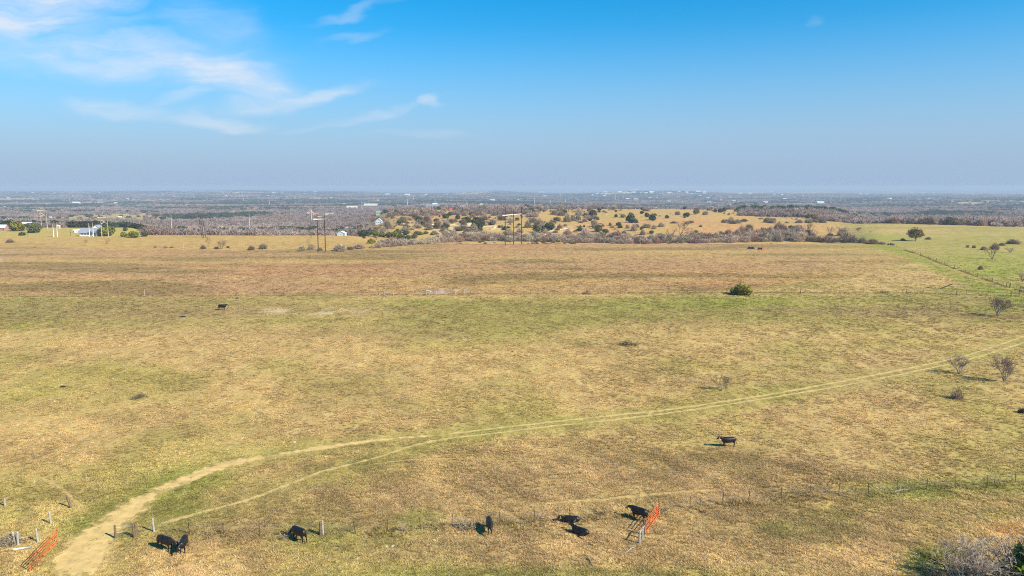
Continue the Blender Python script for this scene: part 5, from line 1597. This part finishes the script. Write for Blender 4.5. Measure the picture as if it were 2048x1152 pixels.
for px, py, top, lb in mono:
    A, mpp = ground(px, py); o = empty("power_pole", A); r_ = max(.16, .55 * mpp) if py - top > 20 else max(.14, .35 * mpp)
    pole(o, "pole", A, (py - top) * mpp, r_, M_POLE if ("dark" in lb or "brown" in lb) else M_POLEP)
    hh = (py - top) * mpp
    for k in range(3): bar(o, "arm", up(A, hh * (.80 + .07 * k)), up(A, hh * (.80 + .07 * k)) + Vector((1.6 if k % 2 else -1.6, 0, .25)), .07, M_POLEP, 4)
    tag(o, lb, "utility pole")
for px, py, top in [(815, 412, 392), (827, 401, 391), (870, 409, 394), (902, 404, 395), (1069, 409, 391), (1101, 409, 394), (1131, 407, 395), (1156, 406, 396), (1231, 400, 384), (1247, 398, 389), (1314, 398, 387), (1331, 396, 388), (1461, 412, 401), (1563, 412, 406), (1763, 415, 407), (539, 411, 399), (348, 396, 385), (487, 403, 395), (140, 403, 394), (1345, 392, 384), (1358, 397, 388), (986, 404, 394), (1280, 395, 385), (934, 408, 400), (1661, 408, 400)]:
    A, mpp = ground(px, py); o = empty("power_pole", A); hh = (py - top) * mpp * 1.05
    pole(o, "pole", A, hh, .34 * mpp + .1, M_POLEP); bar(o, "arm", up(A, hh * .9) - Vector((1.4 * mpp, 0, 0)), up(A, hh * .9) + Vector((1.4 * mpp, 0, 0)), .12 * mpp, M_POLEP, 4)
    tag(o, ("tall" if py - top > 11 else "short") + " pale transmission pole in the hazy woods " + ("on the left" if px < 700 else "behind the hill" if px < 1000 else "behind the three-pole structure" if px < 1170 else "below the quarry hill" if px < 1400 else "on the right"), "utility pole", "transmission poles in the far woods")

# ------------------------------------------------------------------ buildings


def house(px, py, wpx, wall, roof, label, hpx=None, depth=.7, roof_h=.38, ridge_x=True, windows=3, door=True, group=None, rz=0.0, name="house", cat="house", chimney=False):
    loc, mpp = ground(px, py)
    w = wpx * mpp; d = w * depth; h = (hpx * mpp if hpx else min(3.2, w * .35)); rh = w * roof_h * .5 if not ridge_x else d * roof_h
    o = empty(name, loc, rz)
    HOUSE_SPOTS.append((loc.x, loc.y, w * .6))
    z0 = -.6
    mb = MB(); mb.box((0, 0, (h + z0) / 2), (w, d, h - z0))
    if ridge_x: mb.add([(-w / 2, -d / 2, h), (-w / 2, d / 2, h), (-w / 2, 0, h + rh), (w / 2, -d / 2, h), (w / 2, d / 2, h), (w / 2, 0, h + rh)], [(1, 0, 2), (3, 4, 5)])
    else: mb.add([(-w / 2, -d / 2, h), (w / 2, -d / 2, h), (0, -d / 2, h + rh), (-w / 2, d / 2, h), (w / 2, d / 2, h), (0, d / 2, h + rh)], [(0, 1, 2), (4, 3, 5)])
    wl_ = mb.build("wall", M_WALL, o); wl_.color = (*wall, 1)
    mb = MB(); e = .06 * w; t = .18
    if ridge_x:
        for s in (-1, 1):
            y0, y1 = s * (d / 2 + e), 0; za, zb = h - e * rh / (d / 2), h + rh
            V = [(-w / 2 - e, y0, za), (w / 2 + e, y0, za), (w / 2 + e, y1, zb), (-w / 2 - e, y1, zb)]
            mb.add([(x, y, z + .02) for x, y, z in V] + [(x, y, z + t) for x, y, z in V], [(3, 2, 1, 0), (4, 5, 6, 7), (0, 1, 5, 4), (1, 2, 6, 5), (2, 3, 7, 6), (3, 0, 4, 7)])
    else:
        for s in (-1, 1):
            x0 = s * (w / 2 + e); za, zb = h - e * rh / (w / 2), h + rh
            V = [(x0, -d / 2 - e, za), (0, -d / 2 - e, zb), (0, d / 2 + e, zb), (x0, d / 2 + e, za)]
            mb.add([(x, y, z + .02) for x, y, z in V] + [(x, y, z + t) for x, y, z in V], [(3, 2, 1, 0), (4, 5, 6, 7), (0, 1, 5, 4), (1, 2, 6, 5), (2, 3, 7, 6), (3, 0, 4, 7)])
    ro = mb.build("roof", M_ROOF, o); ro.color = (*roof, 1)
    if chimney:
        mb = MB(); mb.box((w * .22, .3, h + rh + .3), (.9, .9, 2.0)); mb.build("chimney", M_LIME, ro)
    if windows:
        ww, wh = min(1.6, w * .13), min(1.5, h * .42)
        for k in range(windows):
            x = (-.5 + (k + .8) / (windows + .6)) * w * .95
            mb = MB(); mb.box((x, -d / 2 - .02, h * .55), (ww, .06, wh)); wi = mb.build("window", M_FRAME, o)
            mb = MB(); mb.box((x, -d / 2 - .045, h * .55), (ww * .8, .04, wh * .8)); mb.build("pane", M_GLASS, wi)
    if door:
        mb = MB(); mb.box((w * .40, -d / 2 - .02, min(2.1, h * .8) / 2), (min(1.1, w * .12), .06, min(2.1, h * .8))); mb.build("door", M_POST, o)
    tag(o, label, cat, group)
    return o


WHT = (.80, .80, .78); CRM = (.68, .60, .44); GRY = (.30, .30, .31)
house(181, 472, 34, WHT, (.26, .27, .29), "long white farmhouse with dark windows at far left", hpx=8, depth=.45, windows=5, roof_h=.5)
house(196, 466, 15, WHT, (.25, .26, .29), "upper gabled wing behind the white farmhouse", hpx=10, depth=.9, ridge_x=False, windows=1, door=False, name="farmhouse_wing", roof_h=.8)
house(155.5, 465, 9, WHT, (.70, .71, .72), "small white shed left of the white farmhouse", hpx=4.5, depth=.9, ridge_x=False, windows=1, name="shed", cat="shed")
house(149, 465, 5, (.55, .56, .28), (.45, .46, .3), "little yellow-green shed beside the small white shed", hpx=5, windows=0, name="shed", cat="shed")
house(4, 461, 20, (.36, .20, .15), (.55, .56, .57), "red brick house with a grey roof at the left edge", hpx=6, windows=3)
house(55, 455, 18, (.55, .56, .58), (.62, .72, .82), "low building with a pale blue roof at far left", hpx=4.5, windows=2, roof_h=.5)
house(117, 457, 6, (.5, .44, .32), (.6, .6, .58), "cream pump house behind the white poles", hpx=5, windows=0, name="pump_house", cat="shed")
house(620, 432, 15, (.6, .52, .38), (.50, .21, .12), "cream house with an orange roof behind the white monopole", hpx=5.5, depth=.8, ridge_x=False, windows=2, roof_h=.7, chimney=True)
house(634, 433, 9, (.5, .3, .22), (.46, .20, .12), "orange roofed wing of the cream house", hpx=4, windows=1, name="house_wing")
house(660, 434, 16, (.5, .42, .3), (.36, .30, .23), "low cream house right of the orange roofed one", hpx=4, windows=4)
house(758, 448, 12, (.52, .57, .62), (.48, .56, .62), "pale blue and white house on the slope above the cedar row", hpx=6, depth=.8, ridge_x=False, windows=3, roof_h=.8)
house(684, 471, 15, (.40, .52, .56), (.55, .66, .70), "pale blue gabled shed at the corner of the yellow field", hpx=4.5, depth=1.1, ridge_x=False, windows=1, name="shed", cat="shed", roof_h=.55)
house(686, 461, 18, (.6, .6, .6), WHT, "long white roofed shed behind the pale blue shed", hpx=2, windows=0, name="shed", cat="shed")
house(698, 455, 10, (.15, .14, .15), (.10, .10, .11), "dark roofed shed above the long white one", hpx=3, windows=0, name="shed", cat="shed")
house(533, 470, 15, (.20, .34, .22), (.20, .48, .28), "green roofed barn at the top of the yellow field", hpx=2.5, windows=0, name="barn", cat="barn")
house(346, 468, 14, (.55, .53, .50), (.50, .50, .52), "small grey house at the foot of the monopole in the woods", hpx=3, windows=1, name="house")
house(759, 430, 12, (.42, .43, .30), (.22, .30, .22), "house with a grey-green roof below the cream building", hpx=5, windows=2)
house(742, 415, 24, CRM, (.55, .48, .36), "large cream building among the woods left of the hill", hpx=4.5, windows=5, name="school_building", cat="building", roof_h=.2)
house(705, 419, 19, (.50, .33, .22), (.62, .52, .40), "brown building left of the large cream one", hpx=4.5, windows=3, name="building", cat="building", roof_h=.2)
house(866, 418, 24, (.22, .21, .20), (.22, .22, .23), "long grey barn on top of the hill left of the red barn", hpx=3, windows=2, name="barn", cat="barn")
house(870, 412, 9, WHT, WHT, "white block building beside the white silo", hpx=3, windows=0, name="building", cat="building")
house(903, 420, 10, (.45, .10, .08), (.40, .12, .10), "small red barn on top of the hill", hpx=4, windows=1, name="barn", cat="barn", ridge_x=False)
house(924, 417, 12, CRM, (.66, .58, .42), "low cream house right of the red barn", hpx=2.5, windows=2)
house(963, 413, 8, WHT, (.75, .75, .74), "tall white house behind the cedars on the hill", hpx=5, depth=.9, windows=1, ridge_x=False)
A, mpp = ground(874, 413); o = empty("silo", A); mb = MB(); mb.tube([(0, 0, -.5), (0, 0, 6.4 * mpp), (0, 0, 7.2 * mpp), (0, 0, 7.5 * mpp)], [.9 * mpp, .9 * mpp, .55 * mpp, .1 * mpp], 12); mb.build("tank", M_POLEP, o, True); tag(o, "slim white silo standing behind the long grey barn", "silo")
farh = [(98, 410, 14, (.60, .34, .22), (.62, .36, .24)), (153, 408, 18, WHT, WHT), (196, 405, 5, WHT, WHT), (207, 406, 8, CRM, WHT), (232, 407, 9, WHT, WHT), (20, 412, 8, WHT, WHT), (8, 415, 10, WHT, (.6, .6, .6)), (22, 426, 12, (.5, .5, .5), (.55, .56, .58)), (100, 436, 11, WHT, (.8, .8, .78)),
        (240, 435, 10, CRM, WHT), (300, 421, 8, WHT, WHT), (312, 421, 11, (.55, .55, .55), (.6, .6, .62)), (333, 421, 5, CRM, WHT), (385, 423, 9, WHT, WHT), (394, 422, 8, WHT, WHT), (396, 412, 4, WHT, WHT), (480, 428, 14, WHT, (.75, .74, .68)), (495, 428, 10, CRM, WHT), (148, 393, 6, WHT, WHT), (180, 393, 6, WHT, WHT), (65, 386, 6, WHT, WHT), (17, 397, 8, CRM, WHT), (105, 389, 8, CRM, CRM),
        (325, 389, 7, CRM, CRM), (452, 392, 5, WHT, WHT), (475, 386, 8, CRM, CRM), (548, 386, 8, WHT, WHT), (588, 420, 11, (.55, .56, .55), (.58, .6, .58)), (565, 386, 6, WHT, WHT), (687, 409, 9, (.5, .4, .36), (.6, .55, .5)), (755, 402, 10, CRM, CRM), (775, 390, 12, WHT, WHT), (815, 391, 14, WHT, WHT), (852, 390, 8, WHT, WHT), (895, 404, 7, (.6, .6, .6), WHT), (960, 401, 5, WHT, WHT), (985, 402, 14, WHT, CRM),
        (1005, 402, 8, CRM, WHT), (1037, 401, 7, WHT, WHT), (1026, 406, 5, WHT, WHT), (1090, 393, 9, (.6, .4, .3), CRM), (1083, 386, 12, CRM, CRM), (1162, 381, 10, CRM, CRM), (1185, 391, 6, WHT, WHT), (1210, 392, 9, CRM, WHT), (1256, 399, 10, CRM, WHT), (1272, 400, 12, (.7, .66, .6), CRM), (1338, 404, 10, WHT, WHT), (1400, 393, 8, WHT, WHT), (1416, 397, 8, WHT, WHT), (1443, 401, 7, WHT, WHT), (1448, 401, 5, WHT, WHT),
        (1468, 403, 8, WHT, WHT), (1480, 388, 10, WHT, WHT), (1500, 388, 10, CRM, WHT), (1418, 406, 11, (.6, .62, .66), (.66, .68, .7)), (1531, 406, 12, WHT, WHT), (1548, 391, 8, CRM, CRM), (1570, 399, 10, WHT, WHT), (1640, 407, 18, (.72, .70, .62), (.76, .74, .68)), (1680, 399, 6, WHT, WHT), (1720, 389, 7, WHT, WHT), (1780, 398, 9, WHT, WHT), (1765, 406, 9, CRM, WHT), (1858, 399, 8, CRM, CRM), (1905, 404, 9, CRM, CRM), (1300, 397, 8, WHT, CRM), (1362, 405, 7, WHT, WHT), (1120, 390, 6, CRM, CRM), (1606, 392, 8, CRM, WHT)]
_fr = random.Random(31)
for k in range(26):
    farh.append((_fr.uniform(1190, 1420), _fr.uniform(378.5, 389), _fr.uniform(5, 12), _fr.choice([WHT, CRM]), _fr.choice([WHT, CRM, CRM])))
for k in range(40):
    farh.append((_fr.choice([_fr.uniform(10, 740), _fr.uniform(1400, 2040)]), _fr.uniform(384, 404), _fr.uniform(4, 8), _fr.choice([WHT, CRM, (.6, .5, .42)]), _fr.choice([WHT, CRM, (.6, .58, .55)])))
for px, py, w, a, b in farh:
    tone = "white" if a == WHT else ("cream" if a == CRM else "drab")
    size = "wide" if w >= 11 else ("small" if w >= 7 else "tiny")
    zone = "left woods" if px < 600 else ("woods behind the hill" if px < 1050 else ("plain below the quarry hill" if px < 1380 else "right-hand plain"))
    k_ = (.72, .73, .74)
    house(px, py, w * .68, tuple(v * .8 for v in a), tuple(v * .8 for v in b), f"{size} {tone} house {'close in' if py > 404 else 'far off'} among trees in the {zone}", hpx=max(.9, w * .12), depth=.6, roof_h=.3, windows=0, door=False, group="distant houses in the woods", name="distant_house", cat="house")
# water tower and masts on the far quarry hill
for px, py, top, lb in [(1257, 380, 374, "tall white water tower on the far quarry hill"), (957, 380, 374, "white mast on the far low ridge")]:
    A, mpp = ground(px, py); o = empty("water_tower", A); hh = (py - top) * mpp
    pole(o, "column", A, hh * .8, .35 * mpp, M_POLEP)
    mb = MB(); mb.tube([(0, 0, hh * .62), (0, 0, hh * .72), (0, 0, hh * .88), (0, 0, hh * .97), (0, 0, hh)], [.35 * mpp, .9 * mpp, 1.0 * mpp, .6 * mpp, .1 * mpp], 10); mb.build("tank", M_POLEP, o, True)
    tag(o, lb, "tower")
# limestone ledges on the cedar slope
led = MB()
V = []
for k in range(10):
    a = 2 * math.pi * k / 10; V.append((.5 * math.cos(a) * (1 + .3 * math.sin(3 * a + 1)), .34 * math.sin(a) * (1 + .25 * math.cos(4 * a)), -.1))
for k in range(10):
    a = 2 * math.pi * k / 10; V.append((.44 * math.cos(a) * (1 + .3 * math.sin(3 * a + 1)), .28 * math.sin(a) * (1 + .25 * math.cos(4 * a)), .10 + .03 * math.sin(5 * a)))
led.add(V, [(k, (k + 1) % 10, 10 + (k + 1) % 10, 10 + k) for k in range(10)] + [tuple(range(10, 20))])
LEDGE = led.mesh("ledge", M_LIME)
for px, py, w in [(893, 464, 14), (905, 461, 16), (917, 457, 15), (927, 453, 14), (938, 448, 12), (860, 449, 12), (850, 452, 9), (876, 448, 8), (988, 455, 9), (1000, 458, 8), (1115, 459, 12), (1130, 457, 10), (1105, 462, 9), (882, 467, 10), (806, 448, 9)]:
    loc, mpp = ground(px, py); o = mobj("rock_ledge", LEDGE); o.location = loc; s = w * mpp; o.scale = (s, s * 1.6, s * .55); o.rotation_euler = (0, 0, rr.uniform(-.5, .5)); tag(o, "pale limestone ledge breaking out of the cedar slope", "rock", "limestone ledges on the cedar slope")

make_woods()


def make_scrub():
    n = 9000
    y = RNG.uniform(445, 1090, n); px = RNG.uniform(745, 1720, n)
    x = (px - 1024) / FPX * y
    m = fbm(x / 26, y / 40, 401, 3)
    p = np.clip(3.2 * (m - np.interp(px, [745, 1130, 1300, 1720], [.47, .50, .63, .63])), 0, .5)
    keep = RNG.uniform(0, 1, n) < p
    x, y = x[keep], y[keep]; k = len(x)
    c = np.array([.36, .265, .165]) * RNG.normal(1, .2, k).clip(.5, 1.5)[:, None]
    g = RNG.uniform(0, 1, k) < .22
    c[g] = np.array([.14, .14, .05]) * RNG.normal(1, .2, g.sum()).clip(.5, 1.5)[:, None]
    s_ = RNG.uniform(1.2, 4.2, k)
    scatter_object("low_scrub", np.stack([x, y, height(x, y) - .05], 1), c, np.stack([s_, s_, s_ * RNG.uniform(.4, .9, k)], 1), np.stack([np.zeros(k), np.zeros(k), RNG.uniform(0, 6.28, k)], 1), bare_col, "low brown scrub and weeds between the trees of the far slope", "scrub")


make_scrub()

# ------------------------------------------------------------------ haze
hz = MB(); hz.box((0, 17000, -56.5), (90000, 60000, 187))
m, N, L = newmat("haze_air")
out = N.new("ShaderNodeOutputMaterial"); pv = N.new("ShaderNodeVolumePrincipled")
pv.inputs["Color"].default_value = (.57, .69, .81, 1); pv.inputs["Density"].default_value = 1.6e-4; pv.inputs["Anisotropy"].default_value = 0.0
L.new(pv.outputs[0], out.inputs["Volume"])
ho = hz.build("haze", m); tag(ho, "thin blue winter haze over the far country", "haze", kind="stuff")
